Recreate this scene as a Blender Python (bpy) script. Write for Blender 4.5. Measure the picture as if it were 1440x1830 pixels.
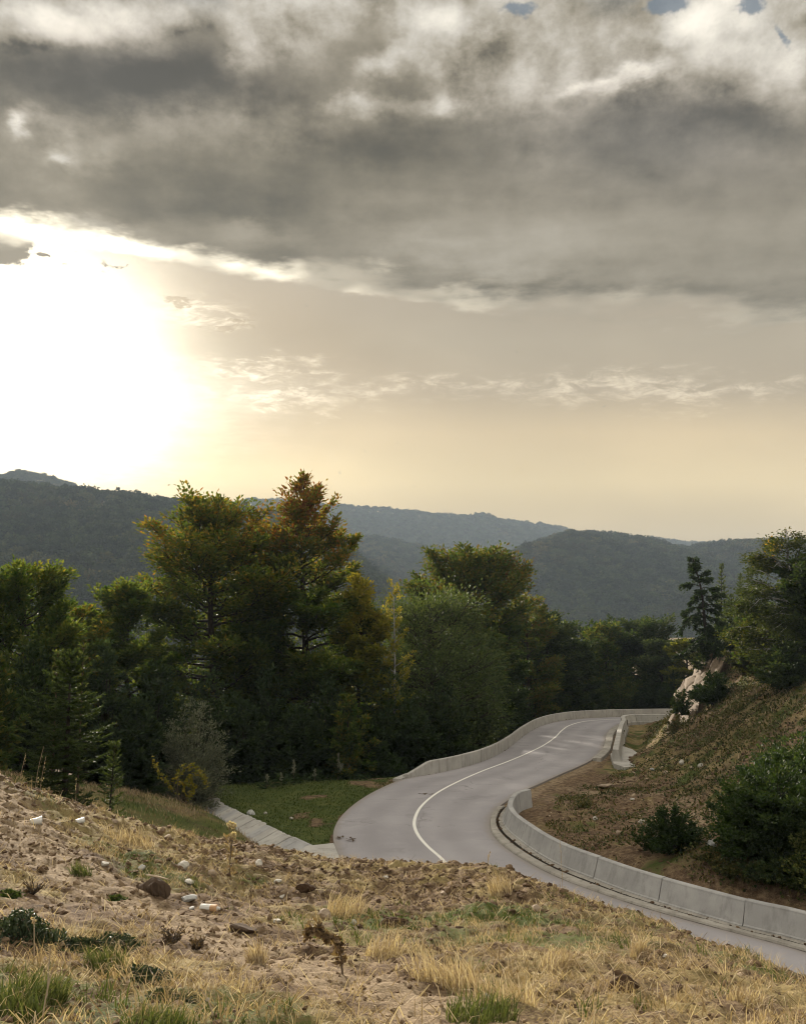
import bpy, math, random
import numpy as np

# ------------------------------------------------------------------ camera
SC = bpy.context.scene
for _o in list(bpy.data.objects):
    bpy.data.objects.remove(_o)
PW, PH = 1440.0, 1830.0          # size the photograph was measured at
FPX = 1523.0                     # focal length in those pixels
PITCH = math.radians(8.04)
CAMZ = 9.0
CP, SP = math.cos(PITCH), math.sin(PITCH)
cam = bpy.data.cameras.new('camera')
cam.sensor_fit = 'VERTICAL'
cam.sensor_height = 24.0
cam.sensor_width = 24.0 * PW / PH
cam.lens = FPX / PH * 24.0
cam.clip_start = 0.1
cam.clip_end = 20000.0
camo = bpy.data.objects.new('camera', cam)
SC.collection.objects.link(camo)
camo.location = (0, 0, CAMZ)
camo.rotation_euler = (math.pi / 2 + PITCH, 0, 0)
SC.camera = camo

# ------------------------------------------------------------------ exposure, render settings
SC.view_settings.view_transform = 'Standard'
SC.view_settings.look = 'None'
SC.view_settings.exposure = 1.10
SC.view_settings.gamma = 1.0
SC.view_settings.use_curve_mapping = False
SC.render.engine = 'CYCLES'
cy = SC.cycles
cy.max_bounces = 5
cy.diffuse_bounces = 3
cy.glossy_bounces = 2
cy.transmission_bounces = 3
cy.volume_bounces = 0
cy.transparent_max_bounces = 4
cy.caustics_reflective = False
cy.caustics_refractive = False
cy.sample_clamp_indirect = 4.0
cy.filter_width = 1.05
cy.use_adaptive_sampling = True
cy.adaptive_threshold = 0.015
cy.adaptive_min_samples = 12
try:
    cy.use_denoising = True
    cy.denoiser = 'OPENIMAGEDENOISE'
    cy.denoising_input_passes = 'RGB_ALBEDO_NORMAL'
    cy.denoising_prefilter = 'ACCURATE'
except Exception:
    pass

# ------------------------------------------------------------------ direction helpers
def ray(px, py):
    """world direction seen at a photo pixel, as (u, 1, v): sideways and upward metres per metre ahead"""
    a = (px - PW / 2) / FPX
    b = (PH / 2 - py) / FPX
    dy = CP - b * SP
    return a / dy, (b * CP + SP) / dy

SUN_PX = (120, 640)
_u, _v = ray(*SUN_PX)
_n = math.sqrt(_u * _u + 1 + _v * _v)
SUN_DIR = (_u / _n, 1 / _n, _v / _n)
SUN_EL = math.asin(SUN_DIR[2])
SUN_AZ = math.atan2(_u, 1.0)            # from +Y, towards +X

sun = bpy.data.lights.new('sun', 'SUN')
sun.energy = 5.0
sun.angle = math.radians(3.5)
sun.color = (1.0, 0.90, 0.76)
suno = bpy.data.objects.new('sun', sun)
SC.collection.objects.link(suno)
suno.rotation_euler = (math.pi / 2 - SUN_EL, 0, math.pi - SUN_AZ)
suno.location = (-40, 60, 60)

# ------------------------------------------------------------------ sky
W = bpy.data.worlds.new('World')
SC.world = W
W.use_nodes = True
WT = W.node_tree
WT.nodes.clear()
class NB:
    """tiny expression builder for node trees"""
    def __init__(s, t):
        s.t = t
    def n(s, typ, **kw):
        nd = s.t.nodes.new(typ)
        for k, v in kw.items():
            setattr(nd, k, v)
        return nd
    def put(s, sock, v):
        if isinstance(v, (int, float)):
            sock.default_value = v
        elif isinstance(v, (tuple, list)):
            if len(v) == 3 and sock.type == 'RGBA':
                v = (*v, 1)
            sock.default_value = v
        else:
            s.t.links.new(v, sock)
    def m(s, op, a, b=None, c=None, clamp=False):
        nd = s.n('ShaderNodeMath', operation=op, use_clamp=clamp)
        s.put(nd.inputs[0], a)
        if b is not None:
            s.put(nd.inputs[1], b)
        if c is not None:
            s.put(nd.inputs[2], c)
        return nd.outputs[0]
    def add(s, *a):
        r = a[0]
        for b in a[1:]:
            r = s.m('ADD', r, b)
        return r
    def mul(s, *a):
        r = a[0]
        for b in a[1:]:
            r = s.m('MULTIPLY', r, b)
        return r
    def sub(s, a, b):
        return s.m('SUBTRACT', a, b)
    def step(s, x, lo, hi, a=0.0, b=1.0):
        nd = s.n('ShaderNodeMapRange', interpolation_type='SMOOTHSTEP')
        s.put(nd.inputs[0], x); s.put(nd.inputs[1], lo); s.put(nd.inputs[2], hi)
        s.put(nd.inputs[3], a); s.put(nd.inputs[4], b)
        return nd.outputs[0]
    def vec(s, x, y, z=0.0):
        nd = s.n('ShaderNodeCombineXYZ')
        s.put(nd.inputs[0], x); s.put(nd.inputs[1], y); s.put(nd.inputs[2], z)
        return nd.outputs[0]
    def vm(s, op, a, b=None, scale=None):
        nd = s.n('ShaderNodeVectorMath', operation=op)
        s.put(nd.inputs[0], a)
        if b is not None:
            s.put(nd.inputs[1], b)
        if scale is not None:
            s.put(nd.inputs['Scale'], scale)
        return nd.outputs['Value'] if op in ('LENGTH', 'DOT_PRODUCT', 'DISTANCE') else nd.outputs[0]
    def noise(s, vec, scale, detail=4, rough=.55, dist=0.0, col=False, lac=2.0):
        nd = s.n('ShaderNodeTexNoise', noise_dimensions='2D')
        if vec is not None:
            s.put(nd.inputs['Vector'], vec)
        nd.inputs['Scale'].default_value = scale
        nd.inputs['Detail'].default_value = detail
        nd.inputs['Roughness'].default_value = rough
        nd.inputs['Lacunarity'].default_value = lac
        nd.inputs['Distortion'].default_value = dist
        return nd.outputs['Color' if col else 'Fac']
    def mix(s, f, a, b, mode='MIX'):
        nd = s.n('ShaderNodeMix', data_type='RGBA', blend_type=mode)
        s.put(nd.inputs[0], f); s.put(nd.inputs[6], a); s.put(nd.inputs[7], b)
        return nd.outputs[2]
    def ramp(s, f, stops, interp='LINEAR'):
        nd = s.n('ShaderNodeValToRGB')
        cr = nd.color_ramp
        cr.interpolation = interp
        while len(cr.elements) > 1:
            cr.elements.remove(cr.elements[-1])
        for i, (p, c) in enumerate(stops):
            e = cr.elements[0] if i == 0 else cr.elements.new(p)
            e.position = p
            e.color = (*c, 1) if len(c) == 3 else c
        s.put(nd.inputs[0], f)
        return nd.outputs[0]
    def exp(s, x):
        return s.m('EXPONENT', x)

def srgb(r, g, b):
    f = lambda c: c / 255 / 12.92 if c / 255 <= .04045 else ((c / 255 + .055) / 1.055) ** 2.4
    return f(r), f(g), f(b)

def noise3(B, v, scale, detail=4, rough=.55):
    nd = B.n('ShaderNodeTexNoise', noise_dimensions='3D')
    B.put(nd.inputs['Vector'], v)
    nd.inputs['Scale'].default_value = scale; nd.inputs['Detail'].default_value = detail; nd.inputs['Roughness'].default_value = rough
    return nd.outputs['Fac']
def build_sky():
    B = NB(WT)
    d = B.vm('NORMALIZE', B.n('ShaderNodeTexCoord').outputs['Generated'])
    sp = B.n('ShaderNodeSeparateXYZ'); B.put(sp.inputs[0], d)
    x, y, z = sp.outputs
    ysafe = B.m('MAXIMUM', y, .05)
    u, v = B.m('DIVIDE', x, ysafe), B.m('DIVIDE', z, ysafe)
    zsafe = B.m('MAXIMUM', z, .05)
    px, py = B.m('DIVIDE', x, zsafe), B.m('DIVIDE', y, zsafe)     # a flat cloud layer overhead
    pv = B.vec(px, py, 0)
    # soft warp so that no cloud has a smooth outline
    w1 = B.vm('SUBTRACT', B.noise(pv, 2.3, 3, .6, col=True), (.5, .5, .5))
    w2 = B.vm('SUBTRACT', B.noise(pv, 9.0, 4, .62, col=True), (.5, .5, .5))
    uv = B.vec(u, v, 0)
    uvw = B.vm('ADD', uv, B.vm('ADD', B.vm('MULTIPLY', w1, (.08, .06, 0)), B.vm('MULTIPLY', w2, (.055, .045, 0))))

    def mad(a, b, c):
        nd = B.n('ShaderNodeVectorMath', operation='MULTIPLY_ADD')
        B.put(nd.inputs[0], a); B.put(nd.inputs[1], b); B.put(nd.inputs[2], c)
        return nd.outputs[0]
    def chain(src, blobs):
        """sum of soft cloud masses: (centre x, y, half-axes, turn in degrees, strength), sizes in photo pixels.
        The running sum rides along in the third coordinate, which keeps the shader's stack small."""
        st = B.vm('MULTIPLY', src, (1, 1, 0))
        for cx, cy, rx, ry, ang, s in blobs:
            bu, bv = ray(cx, cy)
            u1, _ = ray(cx + 1, cy); _, v1 = ray(cx, cy - 1)
            sx, sy = 1 / (rx * abs(u1 - bu)), 1 / (ry * abs(v1 - bv))
            if abs(ang) < 9:
                q = mad(st, (sx, sy, 0), (-bu * sx, -bv * sy, 0))
            else:
                c_, s_ = math.cos(math.radians(ang)), math.sin(math.radians(ang))
                p0 = mad(st, (1, 1, 0), (-bu, -bv, 0))
                q = B.vec(B.vm('DOT_PRODUCT', p0, (c_ * sx, s_ * sx, 0)), B.vm('DOT_PRODUCT', p0, (-s_ * sy, c_ * sy, 0)))
            st = mad(B.m('POWER', .36788, B.vm('DOT_PRODUCT', q, q)), (0, 0, s), st)
        o = B.n('ShaderNodeSeparateXYZ'); B.put(o.inputs[0], st)
        return o.outputs[2]
    def blob(cx, cy, rx, ry, ang, s, src=None):
        return chain(src if src is not None else uvw, [(cx, cy, rx, ry, ang, s)])

    # ---- clear air below the cloud deck
    clear = B.ramp(B.m('MULTIPLY', v, 1.6), [
        (0.00, srgb(180, 151, 103)), (.16, srgb(192, 164, 113)), (.28, srgb(227, 202, 151)),
        (.38, srgb(220, 195, 151)), (.46, srgb(186, 168, 138)), (.56, srgb(180, 166, 141)),
        (.66, srgb(174, 160, 138)), (1.0, srgb(140, 136, 128))])
    nish = B.n('ShaderNodeTexSky', sky_type='NISHITA')
    nish.sun_disc = False
    nish.sun_elevation = SUN_EL
    nish.sun_rotation = SUN_AZ
    nish.dust_density = 3.0
    nsk = B.vm('SCALE', nish.outputs[0], scale=.055)
    ca = B.vm('DOT_PRODUCT', d, SUN_DIR)
    ang = B.m('ARCCOSINE', B.m('MINIMUM', ca, 1.0))
    # streaks of thin haze, fanning out from the sun
    hz = B.noise(B.vm('MULTIPLY', uv, (1.0, 2.2, 1)), 4.0, 3, .5)
    hmul = B.step(hz, .25, .75, .93, 1.06)
    clear = B.vm('SCALE', B.vm('MULTIPLY', clear, (1.0, .985, .95)), scale=hmul)
    # pinkish brown strip right of the glow
    pk = B.add(blob(560, 610, 220, 70, -18, .55, uv))
    def gl(deg, s):
        k = 1 / math.radians(deg)
        q = B.mul(ang, k)
        return B.mul(B.exp(B.mul(B.mul(q, q), -1.0)), s)
    glow = B.add(gl(5.5, 2.0), chain(uvw, [(10, 600, 195, 245, 0, 1.05), (110, 765, 225, 84, 0, .85), (340, 715, 150, 56, 8, .30)]), gl(22.0, .15))
    glowc = B.vm('SCALE', (1.0, .90, .70), scale=glow)
    lowband = B.add(blob(420, 850, 300, 50, 0, .22, uv))
    glowc = B.vm('ADD', glowc, B.vm('SCALE', (1.0, .80, .38), scale=lowband))
    air = B.vm('ADD', clear, glowc)
    air = B.mix(B.m('MINIMUM', B.mul(pk, 1.2), .75), air, B.vm('MULTIPLY', air, (.82, .76, .68)))
    # thin streak of small clouds and tufts lit by the sun
    band = chain(uvw, [(1000, 690, 330, 20, -2, 1.0), (1330, 703, 260, 18, 0, .8), (700, 690, 110, 9, -4, .7),
         (440, 658, 95, 11, -7, 2.6), (520, 672, 60, 8, -5, 2.0), (490, 710, 110, 13, -8, 2.3), (590, 731, 60, 5, -1, .8),
         (340, 550, 66, 20, -3, 2.2), (400, 568, 26, 10, -10, 1.6)])
    bn = B.noise(B.vm('MULTIPLY', uv, (1.0, 3.0, 1)), 24.0, 5, .68, .5)
    bn2 = B.noise(B.vm('MULTIPLY', uv, (1.0, 2.2, 1)), 90.0, 3, .6)
    band = B.mul(band, B.step(B.add(bn, B.mul(bn2, .22)), .46, .80))
    air = B.vm('ADD', air, B.vm('SCALE', (.30, .265, .205), scale=band))
    # shade side of the tufts and the thin grey scraps in front of the glow
    tn = B.noise(B.vm('MULTIPLY', uv, (1.0, 1.8, 1)), 48.0, 4, .7)
    scr = chain(uvw, [(18, 440, 46, 40, 0, 1.6), (8, 462, 40, 24, 0, 1.4), (82, 473, 20, 7, -5, 1.4), (118, 482, 14, 5, 0, 1.1), (205, 490, 24, 6, -10, 1.1)])
    scr2 = chain(uvw, [(312, 532, 44, 7, -2, 1.1), (350, 572, 54, 10, 0, .7), (415, 570, 22, 7, 0, 1.0)])
    sm = B.step(B.add(scr, B.mul(B.sub(tn, .5), 3.2)), .60, 1.35, 0, 1.0)
    air = B.mix(sm, air, srgb(128, 122, 106))
    sm2 = B.step(B.add(scr2, B.mul(tn, .9)), .95, 1.3, 0, .55)
    air = B.mix(sm2, air, srgb(176, 156, 122))

    # ---- the cloud deck
    en = B.add(B.mul(B.sub(B.noise(B.vm('MULTIPLY', pv, (1, 1.4, 1)), 1.9, 5, .58), .5), .50), B.mul(B.sub(B.noise(pv, 12.0, 3, .6), .5), .12))
    pxc = B.m('MAXIMUM', B.m('MINIMUM', px, 2.2), -2.2)
    edge = B.add(2.47, B.mul(pxc, .31), B.mul(B.mul(pxc, pxc), -.09))
    e = B.add(B.sub(edge, py), en)
    deck = B.step(e, -.05, .16)
    # base brightness: darker under the thick middle, lighter in the broken cloud, raised overhead and behind the camera to light the ground
    over = B.step(v, .60, .86)
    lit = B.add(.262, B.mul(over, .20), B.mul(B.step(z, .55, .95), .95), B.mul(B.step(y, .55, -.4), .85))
    bl = [(210, 150, 300, 62, 3, -.20), (10, 95, 70, 50, -20, -.10), (330, 105, 130, 50, 12, -.14), (120, 60, 160, 36, 0, .33), (60, 25, 80, 36, 0, .28), (300, 25, 200, 34, 4, .16),
          (440, 85, 26, 60, 10, .16), (510, 85, 100, 60, 0, .02), (650, 75, 90, 50, 45, -.14), (560, 160, 150, 50, 0, -.07), (300, 215, 110, 26, -4, .08), (420, 235, 150, 30, 0, .05),
          (26, 228, 20, 24, 0, .42), (98, 268, 24, 17, 10, .30), (185, 255, 50, 25, 0, .10), (90, 215, 60, 14, 0, .10), (90, 330, 260, 60, 0, -.06), (350, 350, 240, 55, -4, -.085),
          (520, 390, 170, 60, 0, -.115), (560, 270, 180, 60, 0, -.10), (700, 250, 160, 50, 0, -.06), (430, 415, 80, 26, -16, .10), (330, 455, 60, 14, -14, .10), (150, 395, 90, 16, -15, .10), (500, 465, 70, 26, 0, -.08),
          (700, 490, 110, 34, -6, -.05), (860, 470, 110, 30, 0, .06), (900, 525, 90, 24, 0, -.06), (770, 20, 70, 34, 0, .24), (840, 35, 60, 26, 0, .20), (690, 100, 50, 22, 40, .20), (720, 150, 44, 32, 0, -.10), (780, 180, 34, 20, 0, .26), (650, 190, 70, 16, 0, .15),
          (900, 80, 110, 44, 0, -.02), (1040, 60, 70, 40, 0, .14), (1090, 136, 90, 12, 9, .34), (1150, 122, 44, 10, 6, .20), (1010, 155, 60, 12, 8, .10), (1290, 60, 120, 60, 0, .30), (1400, 120, 60, 70, 0, .26), (1240, 30, 60, 26, 40, .20), (1300, 70, 60, 20, 0, -.12), (1210, 85, 46, 18, 0, -.20),
          (1120, 215, 230, 44, -3, -.08), (1330, 225, 110, 44, -20, -.09), (980, 260, 190, 50, 0, -.06), (1120, 290, 100, 24, 0, -.05), (1340, 330, 150, 40, 0, -.01), (930, 330, 170, 50, 0, -.03), (1100, 400, 260, 60, 0, .045), (820, 400, 160, 50, 0, .03), (1000, 450, 200, 40, 0, .05),
          (1280, 470, 200, 50, 0, -.005), (1330, 540, 150, 26, -6, -.05), (1050, 520, 200, 18, -3, -.05), (760, 440, 80, 30, 0, .06)]
    sh = chain(uvw, [(a_, b_, c_, d_, e_, s_ * (1.12 if s_ < 0 else 1.35)) for a_, b_, c_, d_, e_, s_ in bl])
    # billows: strong in the broken part overhead, faint in the smooth belly of the deck
    f1 = noise3(B, B.vm('MULTIPLY', d, (1, 1, 1.35)), 7.5, 5, .56)
    f2 = noise3(B, B.vm('MULTIPLY', d, (1, 1, 1.25)), 22.0, 6, .66)
    f3 = B.noise(B.vm('MULTIPLY', pv, (.8, 1.5, 1)), 3.0, 4, .5)
    brk = B.step(B.add(v, B.mul(B.sub(f1, .5), .25)), .555, .73)
    brk = B.mul(brk, B.step(sh, -.17, .0, .12, 1.0))
    amp = B.add(.20, B.mul(brk, 1.05))
    bil = B.add(B.mul(B.sub(f1, .5), amp), B.mul(B.sub(f2, .5), B.add(.15, B.mul(brk, .85))), B.mul(B.sub(f3, .5), .20))
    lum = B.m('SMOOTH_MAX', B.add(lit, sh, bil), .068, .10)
    lum = B.m('SMOOTH_MIN', lum, 1.15, .4)
    tint = B.mix(B.step(lum, .08, .7), (1.0, .84, .56), (1.0, .93, .80))
    cool = chain(uv, [(1180, 230, 330, 110, 0, .8), (200, 130, 300, 90, 0, .8)])
    tint = B.mix(cool, tint, (1.0, .88, .73))
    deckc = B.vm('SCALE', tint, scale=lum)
    # light that comes through the thin rim of the deck, strongest near the sun
    rim = B.mul(B.step(e, -.06, .05), B.step(e, .24, .05))
    rs = B.add(.27, gl(16.0, 3.2))
    rimn = B.step(B.noise(pv, 3.2, 2, .5), .35, .62, .25, 1.0)
    deckc = B.vm('ADD', deckc, B.vm('SCALE', (1.0, .90, .70), scale=B.mul(B.mul(rim, rimn), rs)))
    deckc = B.vm('ADD', deckc, B.vm('SCALE', (1.0, .9, .7), scale=gl(13.0, .10)))
    # gaps where the blue shows, high up
    gap = chain(uvw, [(1180, 2, 60, 34, 0, 1.0), (1335, 12, 40, 24, 20, .9), (925, 8, 40, 22, 0, .7), (1395, 60, 18, 50, 0, .55)])
    gapn = B.step(B.mul(gap, B.add(1.0, B.mul(B.sub(B.add(f2, f1), 1.0), -2.6))), .42, .75, 0, .8)
    far_gap = B.mul(B.step(f1, .40, .30), B.step(v, .75, .95))
    gapm = B.m('MAXIMUM', gapn, far_gap)
    blue = B.mix(.65, srgb(104, 122, 138), nsk)
    deckc = B.mix(gapm, deckc, B.mix(.25, srgb(104, 122, 138), nsk))
    air = B.mix(.07, air, B.vm('ADD', nsk, (0, 0, 0)))
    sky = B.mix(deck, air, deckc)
    # below the horizon: dull earth
    sky = B.mix(B.step(z, -.02, -.10), sky, (.10, .09, .07))
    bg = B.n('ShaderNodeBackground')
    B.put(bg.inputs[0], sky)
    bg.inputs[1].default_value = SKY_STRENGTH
    out = B.n('ShaderNodeOutputWorld')
    WT.links.new(bg.outputs[0], out.inputs[0])

SKY_STRENGTH = 0.465
build_sky()
W.cycles.sampling_method = 'MANUAL'
W.cycles.sample_map_resolution = 512

# ------------------------------------------------------------------ numbers, noise, mesh helpers
RNG = np.random.default_rng(7)
def road_z(Y):
    """height of the road above datum, metres; it drops gently past the bend"""
    return CAMZ - np.interp(Y, [0, 20, 45, 62, 90, 120, 180, 300], [9.0, 9.0, 9.0, 9.3, 9.9, 10.4, 11.6, 14])
def at(px, py, Y):
    u, v = ray(px, py)
    return np.array([u * Y, Y, CAMZ + v * Y])
def on_road(px, py, dz=0.0):
    """where the sight line of a photo pixel meets the road level"""
    u, v = ray(px, py)
    Y = 40.0
    for _ in range(40):
        Y = .5 * Y + .5 * ((road_z(Y) + dz - CAMZ) / v)
    return np.array([u * Y, Y])
def _hash(ix, iy, seed):
    h = (ix.astype(np.int64) * 374761393 + iy.astype(np.int64) * 668265263 + seed * 974634777) & 0xffffffff
    h = ((h ^ (h >> 13)) * 1274126177) & 0xffffffff
    return ((h ^ (h >> 16)) & 0xffff) / 65535.0
def vnoise(x, y, seed=0):
    ix, iy = np.floor(x), np.floor(y)
    fx, fy = x - ix, y - iy
    fx = fx * fx * fx * (fx * (fx * 6 - 15) + 10); fy = fy * fy * fy * (fy * (fy * 6 - 15) + 10)
    ix = ix.astype(np.int64); iy = iy.astype(np.int64)
    a, b = _hash(ix, iy, seed), _hash(ix + 1, iy, seed)
    c, d = _hash(ix, iy + 1, seed), _hash(ix + 1, iy + 1, seed)
    return (a + (b - a) * fx) * (1 - fy) + (c + (d - c) * fx) * fy
def fbm(x, y, scale, octv=4, seed=0, gain=.5):
    """about -0.5 .. 0.5"""
    s, a, t = 0.0, 1.0, 0.0
    for o in range(octv):
        s = s + a * (vnoise(x / scale * 2 ** o + 17.3 * o, y / scale * 2 ** o - 9.1 * o, seed + o) - .5)
        t += a; a *= gain
    return s / t
def sstep(x, lo, hi):
    t = np.clip((x - lo) / (hi - lo), 0, 1)
    return t * t * (3 - 2 * t)
def tps_fit(P, Z, smooth=.0):
    P = np.asarray(P, float); n = len(P)
    d = np.linalg.norm(P[:, None] - P[None], axis=2)
    K = np.where(d > 0, d * d * np.log(d + 1e-9), 0) + smooth * np.eye(n)
    A = np.zeros((n + 3, n + 3)); A[:n, :n] = K; A[:n, n] = 1; A[:n, n + 1:] = P
    A[n, :n] = 1; A[n + 1:, :n] = P.T
    w = np.linalg.solve(A, np.r_[Z, 0, 0, 0])
    def f(x, y):
        s = w[n] + w[n + 1] * x + w[n + 2] * y
        for k in range(n):
            q = (x - P[k, 0]) ** 2 + (y - P[k, 1]) ** 2
            s = s + w[k] * .5 * q * np.log(q + 1e-9)
        return s
    return f
def catmull(P, step=.5):
    P = np.asarray(P, float)
    Q = np.vstack([2 * P[0] - P[1], P, 2 * P[-1] - P[-2]])
    out = []
    for i in range(1, len(Q) - 2):
        p0, p1, p2, p3 = Q[i - 1:i + 3]
        t0 = 0.0; t1 = t0 + np.linalg.norm(p1 - p0) ** .5 + 1e-6; t2 = t1 + np.linalg.norm(p2 - p1) ** .5 + 1e-6; t3 = t2 + np.linalg.norm(p3 - p2) ** .5 + 1e-6
        n = max(2, int(np.linalg.norm(p2 - p1) / step))
        t = np.linspace(t1, t2, n, endpoint=False)[:, None]
        a1 = (t1 - t) / (t1 - t0) * p0 + (t - t0) / (t1 - t0) * p1
        a2 = (t2 - t) / (t2 - t1) * p1 + (t - t1) / (t2 - t1) * p2
        a3 = (t3 - t) / (t3 - t2) * p2 + (t - t2) / (t3 - t2) * p3
        b1 = (t2 - t) / (t2 - t0) * a1 + (t - t0) / (t2 - t0) * a2
        b2 = (t3 - t) / (t3 - t1) * a2 + (t - t1) / (t3 - t1) * a3
        out.append((t2 - t) / (t2 - t1) * b1 + (t - t1) / (t2 - t1) * b2)
    return np.vstack(out + [Q[-2][None]])
def resample(P, n=None, step=None):
    P = np.asarray(P, float)
    s = np.r_[0, np.cumsum(np.linalg.norm(np.diff(P, axis=0), axis=1))]
    if n is None:
        n = max(2, int(s[-1] / step) + 1)
    t = np.linspace(0, s[-1], n)
    return np.stack([np.interp(t, s, P[:, k]) for k in range(P.shape[1])], 1)
def normals2(P):
    t = np.gradient(P[:, :2], axis=0)
    t /= np.linalg.norm(t, axis=1, keepdims=True) + 1e-9
    return np.stack([t[:, 1], -t[:, 0]], 1)          # to the right of travel
def seg_dist(x, y, P):
    """distance to a polyline, index of the nearest segment, signed side (+ = right of travel)"""
    x = np.asarray(x, float); y = np.asarray(y, float)
    best = np.full(x.shape, 1e9); bi = np.zeros(x.shape, int); side = np.zeros(x.shape); bt = np.zeros(x.shape)
    for i in range(len(P) - 1):
        a, b = P[i, :2], P[i + 1, :2]
        d = b - a; L = d @ d + 1e-12
        t = np.clip(((x - a[0]) * d[0] + (y - a[1]) * d[1]) / L, 0, 1)
        qx, qy = x - a[0] - t * d[0], y - a[1] - t * d[1]
        q = qx * qx + qy * qy
        m = q < best
        best = np.where(m, q, best); bi = np.where(m, i, bi); bt = np.where(m, t, bt)
        side = np.where(m, np.sign(d[1] * (x - a[0]) - d[0] * (y - a[1])), side)
    return np.sqrt(best), bi, side, bt
def in_poly(x, y, P):
    r = np.zeros(np.shape(x), bool)
    for i in range(len(P)):
        x1, y1 = P[i - 1, :2]; x2, y2 = P[i, :2]
        c = ((y1 > y) != (y2 > y))
        with np.errstate(divide='ignore', invalid='ignore'):
            r ^= c & (x < (x2 - x1) * (y - y1) / (y2 - y1) + x1)
    return r

def link(o, parent=None):
    SC.collection.objects.link(o)
    if parent is not None:
        o.parent = parent
    return o
def np_mesh(name, V, faces, attrs=None, smooth=False):
    """faces: list of (n, k) index arrays. attrs: {name: per-face or per-vertex floats}"""
    V = np.asarray(V, np.float32)
    me = bpy.data.meshes.new(name)
    faces = [np.asarray(f, np.int32) for f in faces if len(f)]
    nl = sum(f.size for f in faces); nf = sum(len(f) for f in faces)
    me.vertices.add(len(V)); me.vertices.foreach_set('co', V.ravel())
    me.loops.add(nl); me.polygons.add(nf)
    me.loops.foreach_set('vertex_index', np.concatenate([f.ravel() for f in faces]))
    tot = np.concatenate([np.full(len(f), f.shape[1], np.int32) for f in faces])
    me.polygons.foreach_set('loop_start', np.r_[0, np.cumsum(tot)[:-1]].astype(np.int32))
    me.polygons.foreach_set('loop_total', tot)
    me.polygons.foreach_set('use_smooth', np.full(nf, smooth))
    for k, a in (attrs or {}).items():
        a = np.asarray(a, np.float32)
        dom = 'FACE' if len(a) == nf and len(a) != len(V) else 'POINT'
        at_ = me.attributes.new(k, 'FLOAT', dom)
        at_.data.foreach_set('value', a)
    me.update(calc_edges=True)
    me.validate()
    return me
def np_obj(name, V, faces, mat, parent=None, attrs=None, smooth=False):
    me = np_mesh(name, V, faces, attrs, smooth)
    me.materials.append(mat)
    return link(bpy.data.objects.new(name, me), parent)
def tag(o, label=None, cat=None, group=None, kind=None):
    for k, v in (('label', label), ('category', cat), ('group', group), ('kind', kind)):
        if v:
            o[k] = v
    return o
def empty(name, loc, rz=0.0):
    o = bpy.data.objects.new(name, None)
    o.location = [float(c) for c in loc]; o.rotation_euler = (0, 0, rz)
    o.empty_display_size = .3
    return link(o)
def grid_faces(nu, nv):
    i = np.arange(nu - 1)[:, None] * nv + np.arange(nv - 1)[None]
    i = i.ravel()
    return np.stack([i, i + nv, i + nv + 1, i + 1], 1)
class Tubes:
    """collects tapered branches into one mesh"""
    def __init__(s):
        s.V, s.F, s.n = [], [], 0
    def add(s, P, R, sides=6):
        P = np.asarray(P, float); n = len(P)
        R = np.broadcast_to(np.asarray(R, float), (n,))
        T = np.gradient(P, axis=0); T /= np.linalg.norm(T, axis=1, keepdims=True) + 1e-9
        ref = np.where(np.abs(T[:, 2:3]) > .9, [[1., 0, 0]], [[0, 0, 1.]])
        A = np.cross(T, ref); A /= np.linalg.norm(A, axis=1, keepdims=True) + 1e-9
        B_ = np.cross(T, A)
        th = np.linspace(0, 2 * np.pi, sides, endpoint=False)
        ring = P[:, None] + R[:, None, None] * (np.cos(th)[None, :, None] * A[:, None] + np.sin(th)[None, :, None] * B_[:, None])
        s.V.append(ring.reshape(-1, 3))
        i = np.arange(n - 1)[:, None] * sides; j = np.arange(sides)[None]; k = (j + 1) % sides
        f = np.stack([i + j, i + k, i + sides + k, i + sides + j], 2).reshape(-1, 4) + s.n
        s.F.append(f); s.n += n * sides
    def arrays(s):
        return np.vstack(s.V), np.vstack(s.F)

# ------------------------------------------------------------------ materials
def new_mat(name):
    m = bpy.data.materials.new(name)
    m.use_nodes = True
    m.node_tree.nodes.clear()
    return m, NB(m.node_tree)
def finish(m, B, shader, bump=None, disp=None):
    out = B.n('ShaderNodeOutputMaterial')
    m.node_tree.links.new(shader, out.inputs['Surface'])
    return m
def principled(B, col, rough=.9, spec=.2, normal=None, metal=0.0):
    p = B.n('ShaderNodeBsdfPrincipled')
    B.put(p.inputs['Base Color'], col)
    B.put(p.inputs['Roughness'], rough)
    p.inputs['Specular IOR Level'].default_value = spec
    p.inputs['Metallic'].default_value = metal
    if normal is not None:
        B.put(p.inputs['Normal'], normal)
    return p.outputs[0]
def bump(B, h, strength=.5, dist=.02, normal=None):
    b = B.n('ShaderNodeBump')
    b.inputs['Strength'].default_value = strength
    b.inputs['Distance'].default_value = dist
    B.put(b.inputs['Height'], h)
    if normal is not None:
        B.put(b.inputs['Normal'], normal)
    return b.outputs[0]
def attr(B, name):
    a = B.n('ShaderNodeAttribute'); a.attribute_name = name
    return a.outputs['Fac']
def pos(B):
    return B.n('ShaderNodeNewGeometry').outputs['Position']
def leaf_mat(name, stops, trans=.35, rough=.55, spec=.12):
    """leaves: colour picked per leaf from a ramp, some light passes through"""
    m, B = new_mat(name)
    c = B.ramp(attr(B, 'tint'), stops)
    p = principled(B, c, rough, spec)
    t = B.n('ShaderNodeBsdfTranslucent')
    B.put(t.inputs[0], B.vm('MULTIPLY', c, (1.45, 1.4, .75)))
    mx = B.n('ShaderNodeMixShader'); mx.inputs[0].default_value = trans
    m.node_tree.links.new(p, mx.inputs[1]); m.node_tree.links.new(t.outputs[0], mx.inputs[2])
    return finish(m, B, mx.outputs[0])
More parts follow.
